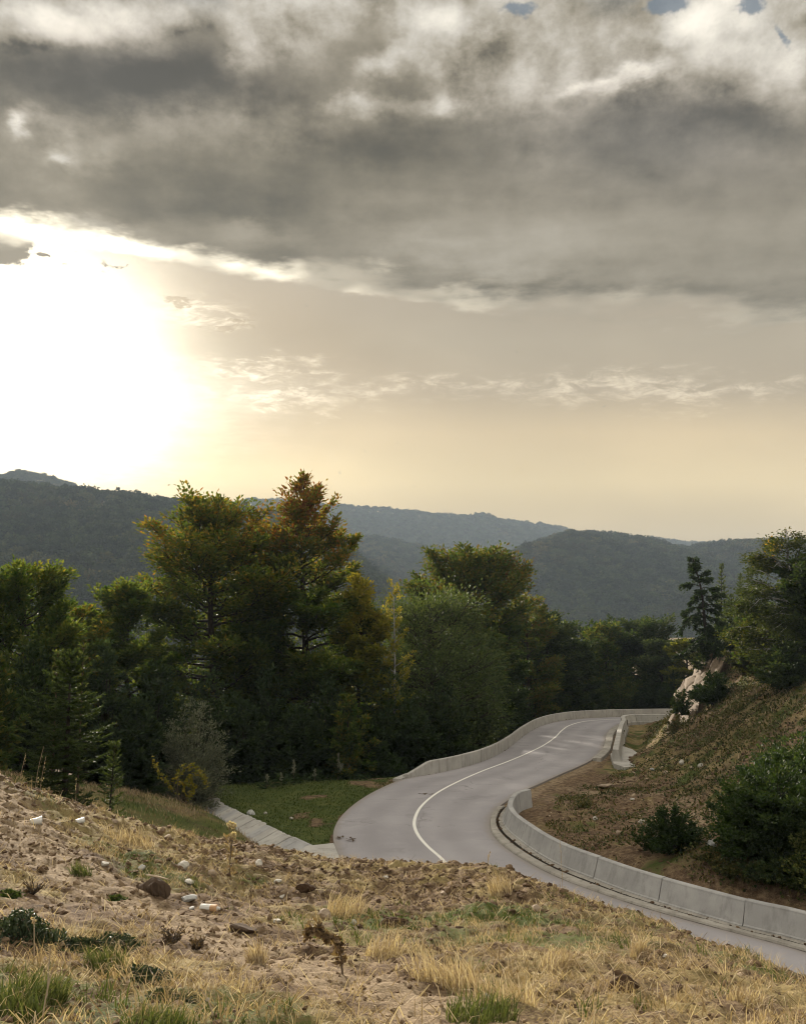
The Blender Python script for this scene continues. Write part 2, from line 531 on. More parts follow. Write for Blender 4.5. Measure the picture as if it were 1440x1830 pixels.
def forest_mat(name, stops, trans=.15):
    """like leaf_mat, and every tree crown has its own shade"""
    m, B = new_mat(name)
    r = B.n('ShaderNodeObjectInfo').outputs['Random']
    lc = B.n('ShaderNodeObjectInfo').outputs['Location']
    stand = B.mul(B.sub(noise3(B, lc, .009, 3, .6), .5), 1.5)
    c = B.ramp(B.add(B.mul(attr(B, 'tint'), .45), B.mul(r, .45), stand, .08), stops)
    c = B.vm('SCALE', c, scale=B.step(B.m('FRACT', B.mul(r, 7.31)), 0, 1, .55, 1.5))
    return finish(m, B, principled(B, c, .8, .05))
def bark_mat(name, c1, c2, scale=6):
    m, B = new_mat(name)
    g = B.n('ShaderNodeTexCoord').outputs['Object']
    n_ = noise3(B, B.vm('MULTIPLY', g, (1, 1, .35)), scale, 5, .65)
    return finish(m, B, principled(B, B.mix(B.step(n_, .35, .65), c1, c2), .9, .1, bump(B, n_, .6, .03)))

M = {}
def make_materials():
    # asphalt: pale worn tar, darker wheel lines are left to the stains
    m, B = new_mat('asphalt')
    g = pos(B)
    big = noise3(B, g, .22, 4, .5); mid = noise3(B, g, 1.3, 4, .6); fine = noise3(B, g, 38, 3, .7)
    c = B.mix(B.step(big, .35, .68), (.28, .265, .275), (.325, .308, .318))
    c = B.mix(B.mul(B.step(mid, .45, .8), .35), c, (.36, .34, .345))
    w = B.vm('MULTIPLY', g, (.55, .55, .55))
    st = B.step(B.noise(B.vm('ADD', w, B.vm('SCALE', B.noise(g, .7, 3, .6, col=True), scale=1.2)), .6, 5, .66), .60, .72)
    c = B.mix(B.mul(st, .22), c, (.12, .113, .112))
    c = B.mix(B.mul(B.step(fine, .55, .75), .22), c, (.30, .28, .27))
    e = attr(B, 'edge'); ac = attr(B, 'across')
    # wheel lines polished a little darker, strip between them paler
    wl = B.m('SINE', B.add(B.mul(ac, 25.13), -1.2))
    c = B.vm('SCALE', c, scale=B.add(1.0, B.mul(wl, B.mul(B.add(mid, .25), .075))))
    vo = B.n('ShaderNodeTexVoronoi', feature='DISTANCE_TO_EDGE'); vo.inputs['Scale'].default_value = .16
    B.put(vo.inputs['Vector'], B.vm('ADD', g, B.vm('SCALE', B.noise(g, .9, 5, .65, col=True), scale=1.6)))
    crack = B.mul(B.step(vo.outputs['Distance'], .006, .001), B.step(big, .48, .6))
    c = B.mix(B.mul(crack, .6), c, (.07, .065, .062))
    c = B.mix(B.mul(B.step(B.add(e, B.mul(B.sub(mid, .5), .5)), .55, 1.0), .55), c, (.24, .205, .17))
    M['asphalt'] = finish(m, B, principled(B, c, .82, .25, bump(B, fine, .25, .01)))
    m, B = new_mat('road_paint')
    g = pos(B); n_ = noise3(B, g, 6, 5, .7)
    M['paint'] = finish(m, B, principled(B, B.mix(B.step(n_, .56, .74), (.78, .76, .71), (.36, .34, .32)), .7, .3))
    # concrete with rain streaks and stains
    def concrete(name, c1, c2, dirt):
        m, B = new_mat(name)
        g = pos(B)
        a = noise3(B, g, .9, 5, .62); b = noise3(B, B.vm('MULTIPLY', g, (2.6, 2.6, .6)), 1.0, 6, .68); f = noise3(B, g, 26, 4, .7)
        c = B.mix(B.step(a, .32, .68), c1, c2)
        c = B.mix(B.mul(B.step(b, .48, .68), .5), c, dirt)
        c = B.mix(B.mul(B.step(f, .58, .72), .3), c, (.17, .16, .15))
        M[name] = finish(m, B, principled(B, c, .88, .2, bump(B, f, .3, .01)))
    concrete('concrete', (.31, .304, .297), (.40, .392, .38), (.19, .184, .175))
    concrete('concrete_pale', (.35, .335, .31), (.44, .42, .385), (.21, .195, .17))
    concrete('concrete_old', (.27, .25, .22), (.37, .345, .305), (.13, .12, .10))
    # natural ground: soil, gravel, grass cover by vertex attributes
    def ground(name, fs):
        m, B = new_mat(name)
        g = pos(B)
        n1 = noise3(B, g, .6 * fs, 5, .6); n2 = noise3(B, g, 4 * fs, 5, .65); n3 = noise3(B, g, 28 * fs, 4, .7)
        soil = B.ramp(B.add(B.mul(n2, .6), B.mul(n3, .4)), [(.34, (.030, .019, .012)), (.46, (.098, .064, .040)), (.58, (.19, .135, .082)), (.74, (.33, .25, .165))])
        sand = B.ramp(B.add(B.mul(n2, .5), B.mul(n3, .5)), [(.36, (.085, .056, .037)), (.48, (.20, .148, .094)), (.66, (.36, .275, .18))])
        grass = B.ramp(B.add(B.mul(n1, .35), B.mul(n2, .35), B.mul(n3, .3)), [(.34, (.030, .042, .012)), (.5, (.062, .080, .022)), (.62, (.10, .105, .035)), (.75, (.19, .165, .07))])
        dry = B.ramp(B.add(B.mul(n2, .4), B.mul(n3, .6)), [(.32, (.075, .055, .025)), (.5, (.20, .155, .072)), (.7, (.38, .30, .15))])
        c = B.mix(B.step(B.add(attr(B, 'sand'), B.mul(B.sub(n2, .5), .5)), .35, .65), soil, sand)
        c = B.mix(B.step(B.add(attr(B, 'dry'), B.mul(B.sub(n3, .5), .8)), .35, .65), c, dry)
        c = B.mix(B.step(B.add(attr(B, 'green'), B.mul(B.sub(B.add(B.mul(n2, .5), B.mul(n3, .5)), .5), 1.1)), .38, .62), c, grass)
        h = B.add(B.mul(n3, .5), n2)
        M[name] = finish(m, B, principled(B, c, .95, .08, bump(B, h, .9, .05 / fs)))
    ground('ground', 1.0)
    ground('bank_soil', 2.2)
    # rock and stones
    def rockm(name, c1, c2, c3, sc):
        m, B = new_mat(name)
        g = B.n('ShaderNodeTexCoord').outputs['Object']
        a = noise3(B, g, sc, 6, .66); b = noise3(B, g, sc * 5, 4, .7)
        c = B.mix(B.step(a, .38, .62), c1, c2)
        c = B.mix(B.mul(B.step(b, .54, .7), .6), c, c3)
        M[name] = finish(m, B, principled(B, c, .85, .2, bump(B, B.add(a, B.mul(b, .4)), .7, .04)))
    rockm('rock', (.135, .100, .066), (.20, .15, .102), (.055, .040, .028), 1.4)
    rockm('stone_pale', (.36, .335, .29), (.48, .45, .395), (.30, .27, .22), 7)
    rockm('stone_grey', (.30, .30, .29), (.43, .43, .41), (.19, .18, .165), 7)
    rockm('stone_brown', (.26, .20, .145), (.36, .285, .21), (.15, .11, .08), 7)
    m, B = new_mat('clods'); 
    c = B.ramp(attr(B, 'tint'), [(0, (.055, .034, .021)), (.4, (.13, .086, .052)), (.75, (.235, .168, .105)), (1, (.38, .30, .21))])
    g = pos(B)
    M['clods'] = finish(m, B, principled(B, c, .95, .08, bump(B, noise3(B, g, 40, 4, .7), .8, .02)))
    # vegetation
    M['dry_grass'] = leaf_mat('dry_grass', [(0, (.13, .090, .050)), (.35, (.25, .185, .115)), (.7, (.41, .325, .23)), (1, (.58, .49, .36))], .25, .9, .03)
    M['green_grass'] = leaf_mat('green_grass', [(0, (.03, .045, .015)), (.5, (.065, .084, .027)), (.8, (.125, .137, .053)), (1, (.26, .24, .10))], .3, .9, .03)
    M['lawn'] = leaf_mat('lawn', [(0, (.026, .040, .012)), (.6, (.050, .070, .018)), (1, (.11, .115, .04))], .25, .9, .03)
    M['beech'] = leaf_mat('beech_leaves', [(0, (.030, .062, .014)), (.35, (.066, .092, .021)), (.6, (.110, .122, .026)), (.78, (.20, .128, .022)), (.92, (.20, .082, .022)), (1, (.14, .058, .022))], .5)
    M['oak'] = leaf_mat('oak_leaves', [(0, (.028, .054, .014)), (.45, (.064, .094, .022)), (.7, (.125, .115, .025)), (.9, (.12, .070, .022)), (1, (.15, .065, .024))], .36)
    M['willow'] = leaf_mat('willow_leaves', [(0, (.030, .050, .018)), (.5, (.072, .098, .034)), (.85, (.125, .145, .05)), (1, (.15, .14, .05))], .34)
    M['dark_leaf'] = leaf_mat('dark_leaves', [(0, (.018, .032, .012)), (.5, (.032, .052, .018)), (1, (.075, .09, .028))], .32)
    M['yellow_leaf'] = leaf_mat('yellow_leaves', [(0, (.09, .11, .018)), (.5, (.19, .18, .028)), (1, (.32, .24, .04))], .45)
    M['spruce'] = leaf_mat('spruce_needles', [(0, (.026, .046, .014)), (.5, (.056, .080, .022)), (.85, (.10, .12, .036)), (1, (.20, .18, .07))], .3)
    M['birch'] = leaf_mat('birch_leaves', [(0, (.028, .042, .012)), (.55, (.055, .070, .018)), (.86, (.10, .095, .022)), (.93, (.36, .22, .02)), (1, (.55, .36, .04))], .4)
    M['grey_leaf'] = leaf_mat('grey_leaves', [(0, (.07, .08, .055)), (.6, (.14, .15, .10)), (1, (.24, .24, .17))], .3)
    M['brush'] = leaf_mat('hill_brush', [(0, (.026, .030, .012)), (.3, (.050, .058, .018)), (.6, (.085, .088, .028)), (.85, (.14, .115, .045)), (1, (.20, .12, .05))], .25)
    M['shrub'] = leaf_mat('shrub_leaves', [(0, (.016, .032, .009)), (.5, (.033, .054, .015)), (.85, (.065, .088, .024)), (1, (.14, .15, .045))], .34)
    M['dead'] = leaf_mat('dead_leaves', [(0, (.075, .05, .03)), (.5, (.16, .11, .065)), (1, (.27, .20, .125))], .25)
    M['fluff'] = leaf_mat('seed_fluff', [(0, (.40, .33, .22)), (1, (.62, .55, .42))], .4)
    M['dark_weed'] = leaf_mat('dark_weed', [(0, (.016, .026, .014)), (.6, (.034, .050, .026)), (1, (.075, .09, .05))], .2)
    M['bark'] = bark_mat('bark', (.05, .042, .034), (.10, .085, .07))
    M['bark_dark'] = bark_mat('bark_dark', (.022, .018, .014), (.05, .04, .032))
    M['bark_birch'] = bark_mat('bark_birch', (.09, .085, .08), (.36, .35, .33), 3)
    M['twig'] = bark_mat('twig', (.10, .075, .05), (.17, .13, .09))
    M['forest'] = forest_mat('forest_leaves', [(0, (.020, .030, .012)), (.5, (.036, .048, .016)), (.8, (.062, .060, .020)), (1, (.09, .06, .022))], .15)
    m, B = new_mat('forest_floor'); M['forest_floor'] = finish(m, B, principled(B, B.mix(noise3(B, pos(B), .03, 4), (.022, .030, .012), (.05, .05, .02)), .95, .05))
    def plain(name, c, r=.5, sp=.4):
        m, B = new_mat(name)
        n_ = noise3(B, B.n('ShaderNodeTexCoord').outputs['Object'], 18, 4, .6)
        M[name] = finish(m, B, principled(B, B.mix(B.step(n_, .55, .75, 0, .5), c, tuple(k * .6 for k in c)), r, sp))
    plain('white_plastic', (.60, .59, .56)); plain('orange_print', (.48, .29, .15)); plain('rotten_wood', (.075, .052, .036), .9, .1)
    plain('pale_wood', (.34, .27, .19), .9, .1); plain('bird_feather', (.03, .03, .03), .8, .1); plain('rust', (.16, .07, .04), .8, .1); plain('joint_dirt', (.055, .048, .040), .95, .05)
make_materials()

# ------------------------------------------------------------------ road outline (traced where the tarmac lies)
R_PX = [(1120, 1292), (1100, 1298), (1085, 1311), (1079, 1328), (1073, 1343), (1058, 1357), (1035, 1369), (1000, 1384), (960, 1402), (935, 1413), (916, 1424),
        (884, 1449), (875, 1474), (884, 1497), (912, 1521), (953, 1546), (1001, 1570), (1061, 1592), (1130, 1616), (1222, 1643), (1343, 1675), (1440, 1701)]
L_PX = [(1150, 1281), (1090, 1282), (1030, 1285), (988, 1291), (958, 1300), (933, 1314), (908, 1333), (882, 1349), (845, 1365), (800, 1377), (760, 1385), (722, 1392),
        (690, 1404), (650, 1425), (620, 1448), (602, 1470), (595, 1492), (598, 1510), (605, 1526)]
C_PX = [(1120, 1286), (1080, 1287), (1045, 1290), (1018, 1297), (1004, 1306), (991, 1319), (971, 1333), (945, 1346), (905, 1363), (860, 1380), (815, 1400), (782, 1418), (757, 1438),
        (744, 1457), (740, 1475), (746, 1493), (762, 1513), (786, 1534)]
def onr(l):
    return [tuple(on_road(*p)) for p in l]
RIGHT = catmull([(62, 110), (46, 102.5), (35, 99.8)] + onr(R_PX) + [(15.0, 17), (17.6, 7), (19.5, -6), (20.5, -25)], .4)
LEFT = catmull([(60, 119.5), (46, 111.5), (38, 108.3)] + onr(L_PX) + [(-2.0, 33.0), (.8, 28.2), (4.3, 23.4), (7.2, 17), (9.9, 7), (12, -6), (13, -25)], .4)
CENTRE = catmull([(61, 115), (46, 107), (38, 104)] + onr(C_PX) + [tuple(on_road(811, 1556)), (5.3, 28.6), (8.3, 23.6), (11.1, 17), (13.8, 7), (15.8, -6), (16.8, -25)], .4)
ROAD_POLY = np.vstack([RIGHT[::2], LEFT[::-2]])

# ------------------------------------------------------------------ the bank the camera stands on
CREST_PX = [(-300, 1300, 11), (-150, 1330, 11.5), (0, 1371, 12), (100, 1405, 12.5), (200, 1434, 13), (330, 1467, 14), (450, 1494, 14.5), (600, 1519, 15), (760, 1522, 14.5), (900, 1533, 14),
            (1000, 1570, 13), (1080, 1597, 12), (1200, 1633, 11), (1320, 1679, 9.5), (1440, 1717, 8.5), (1600, 1790, 7)]
_c = np.array([at(*p) for p in CREST_PX])
_c[:, 2] -= .05
_bp = [(p[0], p[1]) for p in _c]; _bz = [p[2] for p in _c]
for px_, py_, Y_ in [(0, 1830, 3.9), (360, 1830, 4.0), (720, 1830, 4.2), (1080, 1830, 4.3), (1440, 1830, 4.4), (0, 1600, 7.2), (360, 1660, 7.4), (720, 1680, 8.2), (1080, 1700, 7.6), (1300, 1760, 6.0), (200, 1530, 10), (560, 1600, 11), (860, 1620, 10.6)]:
    q = at(px_, py_, Y_); _bp.append((q[0], q[1])); _bz.append(q[2])
for p, z in [((0, 0), 7.4), ((-6, 0), 7.9), ((5, 0), 6.9), ((0, -10), 7.8), ((-20, -10), 8.6), ((-30, 6), 8.6), ((-30, -30), 9.5), ((6, -20), 7.6), ((0, -40), 8.5)]:
    _bp.append(p); _bz.append(z)
bank_fit = tps_fit(_bp, _bz, .002)
CREST = np.vstack([[[-60, 16], [-30, 13]], _c[:, :2], [[5.2, 1], [6.2, -10], [6.5, -40]]])
def bank_z(x, y):
    d, i, s, t = seg_dist(x, y, CREST)
    sd = -s * d
    a, b = CREST[i], CREST[i + 1]
    qx, qy = a[..., 0] + t * (b - a)[..., 0], a[..., 1] + t * (b - a)[..., 1]
    out = sd > 0
    z = bank_fit(np.where(out, qx, x), np.where(out, qy, y))
    k = .30
    drop = np.where(sd > 3, sd, k * np.log1p(np.exp(np.clip(sd / k, -30, 30))))
    return z - .70 * drop, sd

# ------------------------------------------------------------------ everything else: ground levels read off at known spots
def _gp(px, py, Y):
    q = at(px, py, Y); return (q[0], q[1]), q[2]
G_P, G_Z = [], []
for px_, py_ in [(450, 1410), (560, 1420), (640, 1440), (560, 1490), (440, 1450), (690, 1395), (540, 1395), (400, 1400), (620, 1500)]:
    q = on_road(px_, py_); G_P.append(tuple(q)); G_Z.append(float(road_z(q[1])) - .12)
for a in [(250, 1416, 40), (300, 1450, 36), (200, 1426, 36), (100, 1436, 30), (0, 1452, 26), (-200, 1452, 24), (960, 1440, 46), (1000, 1497, 38), (1063, 1465, 42), (1147, 1470, 41), (1250, 1500, 37), (1300, 1480, 38), (1290, 1420, 43),
          (1130, 1400, 54), (1200, 1390, 52), (1330, 1370, 46), (1250, 1330, 58), (1190, 1322, 72), (1150, 1345, 66), (1300, 1260, 62), (1440, 1220, 52), (1440, 1330, 43), (1440, 1420, 34), (1380, 1200, 62), (1266, 1180, 74), (1300, 1180, 72), (1160, 1330, 80), (1020, 1410, 54)]:
    p, z = _gp(*a); G_P.append(p); G_Z.append(z)
for p, z in [((-40, 75), -3), ((-15, 78), -2.5), ((8, 84), -2.2), ((-40, 110), -10), ((0, 102), -8), ((14, 118), -5), ((0, 140), -17), ((30, 140), -12), ((30, 122), -4), ((-80, 60), -4), ((-80, 110), -13), ((60, 145), -6), ((90, 80), 20), ((90, 30), 20), ((60, 60), 14), ((45, 45), 9.5), ((30, 25), 3.0),
             ((22, 20), .6), ((25, 5), .5), ((50, 0), 7), ((-60, 30), 3), ((-30, 45), 1.0), ((-60, 0), 6), ((-60, -40), 8), ((60, -40), 8), ((0, -60), 6), ((90, -40), 14), ((36, 88), 4.5), ((50, 90), 9), ((60, 132), -3), ((90, 120), 12), ((0, 20), -.6), ((-8, 26), .6), ((-16, 52), -.2), ((20, 30), 1.2)]:
    G_P.append(p); G_Z.append(z)
ground_fit = tps_fit(G_P, G_Z, .02)
CH_A, CH_B = np.array(on_road(556, 1515, -.1)), np.array(on_road(386, 1434, -.1))     # drainage channel, its right rim
def ground_raw(x, y):
    z = ground_fit(np.clip(x, -95, 95), np.clip(y, -60, 150))
    r = sstep(y, 110, 330) * sstep(x, 190, 20)
    z = z * (1 - r) + (-62.0) * r
    z = z + sstep(np.abs(x), 90, 700) * 26 * sstep(y, 160, 0)
    amp = sstep(x, 4, 12) * sstep(y, 20, 34)
    z = z + fbm(x, y, 3.2, 4, 3) * (.12 + .70 * amp) + fbm(x, y, 1.1, 4, 8, .6) * (.05 + .50 * amp)
    return z
def road_mask(x, y):
    """distance outside the tarmac, 0 on it"""
    d1, *_ = seg_dist(x, y, RIGHT[::2]); d2, *_ = seg_dist(x, y, LEFT[::2])
    ins = in_poly(x, y, ROAD_POLY)
    return np.where(ins, 0, np.minimum(d1, d2))
def ground_z(x, y, fine=False):
    x = np.atleast_1d(np.asarray(x, float)); y = np.atleast_1d(np.asarray(y, float))
    z = ground_raw(x, y)
    near = (np.abs(x) < 75) & (y < 130) & (y > -30)
    d = np.full(x.shape, 50.0)
    if near.any():
        d[near] = road_mask(x[near], y[near])
    rz = road_z(y)
    w = sstep(d, .9, 3.6)
    z = np.where(d < 50, (rz - .10 - .05 * sstep(d, 0, .3)) * (1 - w) + z * w, z)
    # level strip along the drainage channel
    dc, _, sdc, _ = seg_dist(x, y, np.array([CH_A, CH_B]))
    wc = sstep(dc, 3.2, 1.6) * (sdc < 0)
    z = z * (1 - wc) + (rz - .25) * wc
    nb = (y < 40) & (y > -120) & (np.abs(x) < 80)
    if nb.any():
        zb, sd = bank_z(x[nb], y[nb])
        zz = z[nb]
        dd = d[nb]
        zb = np.where(dd < 1.2, -9, zb)
        k = .25
        h = np.maximum(zz, zb)
        z[nb] = h
    return z
def gz(x, y):
    return float(ground_z([x], [y])[0])

def axis_lines(lo, hi, step, far, g=1.16):
    a = list(np.arange(lo, hi + step / 2, step))
    s = step
    while a[-1] < far:
        s *= g; a.append(a[-1] + s)
    s = step; b = []
    x = lo
    while x > -far:
        s *= g; x -= s; b.append(x)
    return np.array(b[::-1] + a)
BANK_X0, BANK_X1, BANK_Y0, BANK_Y1 = -11.0, 9.5, 1.6, 20.0
def poly_world(pxs):
    return np.array([on_road(*p) for p in pxs])
LAWN = poly_world([(360, 1392), (440, 1386), (560, 1388), (700, 1388), (735, 1388), (690, 1404), (650, 1425), (620, 1448), (602, 1470), (597, 1510), (545, 1512), (470, 1470), (400, 1436)])
SAND = [(1230, 1480, 2.2, 1.1, .95), (1160, 1430, 1.8, .6, .7), (1075, 1412, 2.6, .8, .7), (1015, 1405, 3.0, 1.0, .5), (1200, 1455, 2.4, .9, .7), (960, 1440, 1.6, .6, .5), (1120, 1395, 2.0, .6, .6), (1290, 1515, 1.6, .9, .7)]
def ground_attrs(x, y):
    lawn = in_poly(x, y, LAWN) * 1.0
    n = fbm(x, y, 2.5, 4, 21); n2 = fbm(x, y, .8, 3, 31)
    d = road_mask(x, y) if len(x) < 400000 else np.full(x.shape, 9.0)
    left = (x < 8) & (y > 18)
    right = (x > 3) & (y > 18) & ~lawn.astype(bool)
    green = lawn * (1.0 - .75 * sstep(n, .12, .3)) * sstep(d, .0, .35) + (~lawn.astype(bool)) * (.45 + 1.2 * n)
    # worn, pale gravelly strip where the lawn meets the road further off
    worn = lawn * sstep(y, 52, 60)
    green = green * (1 - .6 * worn)
    dry = np.where(right, .30 + 1.0 * n2, .25 + n2); green = np.where(right, .20 + 1.0 * n2 + .5 * n, green)
    hill = (x > 14) & (y > 36)
    dry = np.where(hill, .50 + .9 * n, dry)
    green = np.where(hill, .40 + 1.0 * n2, green)
    slope_l = (x < -6) & (y > 22) & (y < 48) & (lawn < .5)
    dry = np.where(slope_l, .55 + .8 * n2, dry); green = np.where(slope_l, .50 + .9 * n, green)
    sand = np.zeros_like(x)
    for px_, py_, rx, ry, s in SAND:
        q = on_road(px_, py_)
        sand = np.maximum(sand, s * np.exp(-((x - q[0]) / rx) ** 2 - ((y - q[1]) / (ry * 2.2)) ** 2))
    shoulder = right * sstep(d, 2.2, .2) * sstep(y, 40, 46)
    sand = np.maximum(sand, shoulder * .6)
    green = green * (1 - sstep(sand, .25, .6)); dry = dry * (1 - .8 * sstep(sand, .25, .6))
    wood = sstep(y, 62, 70) * (x < 14)
    dry = dry * (1 - wood); green = green * (1 - .6 * wood)
    return green, dry, sand

def build_ground():
    xs = axis_lines(-34, 44, .34, 2300); ys = axis_lines(17, 126, .36, 2400)
    X, Y = np.meshgrid(xs, ys, indexing='ij')
    x, y = X.ravel(), Y.ravel()
    z = ground_z(x, y)
    ins = (x > BANK_X0 + .5) & (x < BANK_X1 - .5) & (y > BANK_Y0 + .5) & (y < BANK_Y1 - .5)
    z = np.where(ins, z - .6, z)
    # open a trench for the drainage channel
    dc, ii, sd, tt = seg_dist(x, y, np.array([CH_A, CH_B]))
    tr = (sd < 0) & (dc > .12) & (dc < 1.62)
    z = np.where(tr, np.minimum(z, road_z(y) - .75), z)
    g, dr, sa = ground_attrs(x, y)
    o = np_obj('ground', np.stack([x, y, z], 1), [grid_faces(len(xs), len(ys))], M['ground'], attrs={'green': g, 'dry': dr, 'sand': sa}, smooth=True)
    tag(o, kind='structure')
build_ground()

BANK_DARK = [(60, 1660, .75, .9), (210, 1690, .45, .5), (280, 1760, .6, .5), (330, 1790, .5, .4), (100, 1790, .5, .5), (260, 1590, .3, .3), (430, 1655, .35, .3)]
def bank_cover(x, y):
    """green, dry, sand cover of the near bank"""
    n = fbm(x, y, 1.6, 4, 41); n2 = fbm(x, y, .5, 3, 51); n3 = fbm(x, y, 4.0, 3, 61)
    # a bare, sandy diagonal track that runs from the left rim down to the lower middle of the bank
    a = at(40, 1540, 9.3); b = at(760, 1800, 4.6)
    P = np.array([at(-60, 1480, 10.5)[:2], a[:2], at(360, 1665, 7.2)[:2], at(560, 1740, 5.6)[:2], b[:2], at(980, 1900, 3.4)[:2]])
    d, *_ = seg_dist(x, y, P)
    track = np.exp(-(d / (.45 + .3 * n)) ** 2)
    sand = np.clip(track * .72 + .42 * sstep(n3, -.05, .2) * sstep(x, .0, -2.5), 0, 1)
    green = .38 + 1.1 * n + .35 * sstep(y, 5.5, 4) * sstep(x, 0.6, -1.5) - .9 * track - .28 * sstep(y, 10, 13)
    dry = .42 + 1.0 * n2 - .6 * track + .35 * n3
    return green, dry, sand
def bank_surface(x, y):
    zb, sd = bank_z(x, y)
    zc = ground_z(x, y) if False else zb
    r1 = fbm(x, y, 1.7, 4, 71); r2 = fbm(x, y, .42, 4, 81, .6); r3 = fbm(x, y, .15, 4, 91, .65)
    g, d, s = bank_cover(x, y)
    rough = .75 + .5 * sstep(y, 8, 12) - .12 * np.clip(s, 0, 1)
    return zb + r1 * .20 + r2 * .16 * rough + r3 * .13 * rough, sd
def bank_h(x, y):
    return bank_surface(np.atleast_1d(np.asarray(x, float)), np.atleast_1d(np.asarray(y, float)))[0]
def build_bank():
    xs = np.arange(BANK_X0, BANK_X1 + .01, .043)
    ys = [BANK_Y0]; 
    while ys[-1] < BANK_Y1:
        ys.append(ys[-1] + .024 + .0022 * ys[-1])
    ys = np.array(ys)
    X, Y = np.meshgrid(xs, ys, indexing='ij'); x, y = X.ravel(), Y.ravel()
    z, sd = bank_surface(x, y)
    dr = road_mask(x, y)
    under = sstep(dr, 1.6, .6)
    low = ground_z(x, y) - .04
    z = np.where(sd > .8, np.maximum(z, low), z)
    z = z * (1 - under) + (road_z(y) - .45) * under
    # the rim of the sheet dives into the ground sheet round it
    e = np.minimum(np.minimum(x - BANK_X0, BANK_X1 - x), np.minimum(y - BANK_Y0, BANK_Y1 - y))
    z = np.where(e < .1, z - .5, z)
    g, d, s = bank_cover(x, y)
    o = np_obj('earth_bank', np.stack([x, y, z], 1), [grid_faces(len(xs), len(ys))], M['bank_soil'], attrs={'green': g, 'dry': d, 'sand': s}, smooth=True)
    tag(o, kind='structure')
build_bank()

# ------------------------------------------------------------------ road, centre line, gutters
def build_road():
    n = 330
    r, l = resample(RIGHT, n), resample(LEFT, n)
    # pair the two sides by the centre line so that cross lines stay square
    c = resample(CENTRE, n)
    def pair(c, e):
        d = np.linalg.norm(c[:, None] - e[None], axis=2)
        k = np.argmin(d, 1); k = np.maximum.accumulate(k)
        k = np.convolve(np.pad(k, 6, mode='edge'), np.ones(13) / 13, 'valid')
        return np.stack([np.interp(k, np.arange(len(e)), e[:, j]) for j in (0, 1)], 1)
    r, l = pair(c, r), pair(c, l)
    m = 12
    t = np.linspace(0, 1, m)[None, :, None]
    P = l[:, None] * (1 - t) + r[:, None] * t
    z = road_z(P[..., 1])
    tt = np.broadcast_to(t[..., 0], z.shape)
    z = z + .05 * (1 - (2 * tt - 1) ** 2)
    edge = np.abs(2 * tt - 1) ** 6
    V = np.dstack([P, z]).reshape(-1, 3)
    F = grid_faces(n, m)
    # little drop at both tarmac edges
    le = V.reshape(n, m, 3)[:, 0].copy(); re_ = V.reshape(n, m, 3)[:, -1].copy()
    le2, re2 = le.copy(), re_.copy(); le2[:, 2] -= .16; re2[:, 2] -= .16
    o1 = len(V); V2 = np.vstack([V, le, le2, re_, re2])
    i = np.arange(n - 1)
    F2 = np.vstack([F, np.stack([o1 + i, o1 + i + 1, o1 + n + i + 1, o1 + n + i], 1), np.stack([o1 + 2 * n + i, o1 + 3 * n + i, o1 + 3 * n + i + 1, o1 + 2 * n + i + 1], 1)])
    ed = np.r_[edge.ravel(), np.ones(4 * n)]
    o = np_obj('road', V2, [F2], M['asphalt'], attrs={'edge': ed, 'across': np.r_[tt.ravel(), np.zeros(2 * n), np.ones(2 * n)]}, smooth=False)
    tag(o, kind='structure')
    # centre line
    cc = resample(CENTRE, 600); nn = normals2(cc)
    w = .075
    a, b = cc - nn * w, cc + nn * w
    za = road_z(a[:, 1]) + .058; zb = road_z(b[:, 1]) + .058
    V = np.vstack([np.c_[a, za], np.c_[b, zb]])
    i = np.arange(599)
    o = np_obj('road_marking', V, [np.stack([i, i + 600, i + 601, i + 1], 1)], M['paint'])
    tag(o, kind='structure')
build_road()
def strip(name, P, prof, mat, parent=None, kind=None, closed=False, jitter=0.0, seed=1, base=None):
    """sweep a cross-section [(offset right of travel, height)] along a ground line"""
    P = np.asarray(P, float); nn = normals2(P); n = len(P); m = len(prof)
    off = np.array([p[0] for p in prof]); h = np.array([p[1] for p in prof])
    rng = np.random.default_rng(seed)
    zb = road_z(P[:, 1]) if base is None else base
    xy = P[:, None, :2] + nn[:, None] * off[None, :, None]
    z = zb[:, None] + h[None]
    if jitter:
        xy = xy + (rng.random((n, m, 1)) - .5) * jitter * nn[:, None]
        z = z + (rng.random((n, m)) - .5) * jitter * .5
    V = np.dstack([xy, z]).reshape(-1, 3)
    F = [grid_faces(n, m)]
    if closed:
        i = np.arange(n - 1) * m
        F = [np.vstack([F[0], np.stack([i + m - 1, i + 2 * m - 1, i + m, i], 1)]), np.array([list(range(m))[::-1]]), np.array([[(n - 1) * m + k for k in range(m)]])]
    return np_obj(name, V, F, mat, parent)

NB_FOOT = catmull(onr([(934, 1436), (914, 1442), (902, 1453), (897, 1467), (904, 1484), (928, 1505), (961, 1529), (1001, 1551), (1061, 1575), (1118, 1597), (1182, 1618), (1255, 1640), (1335, 1663), (1440, 1689)]) + [(15.9, 17), (18.4, 7), (20.3, -6), (21.3, -25)], .25)
FB_FOOT = catmull(onr([(719, 1389), (760, 1382), (800, 1374), (845, 1362), (880, 1347), (905, 1331), (930, 1312), (955, 1298), (985, 1289), (1030, 1283), (1090, 1280), (1150, 1279)]) + [(38, 109.2), (46, 112.5), (60, 120.5)], .3)
IB_FOOT = catmull([tuple(on_road(1111, 1364)), tuple(on_road(1114, 1340)), tuple(on_road(1117, 1318)), tuple(on_road(1122, 1303)), tuple(on_road(1131, 1293)), (31.5, 97.4), (36, 98.3), (46, 101)], .25)

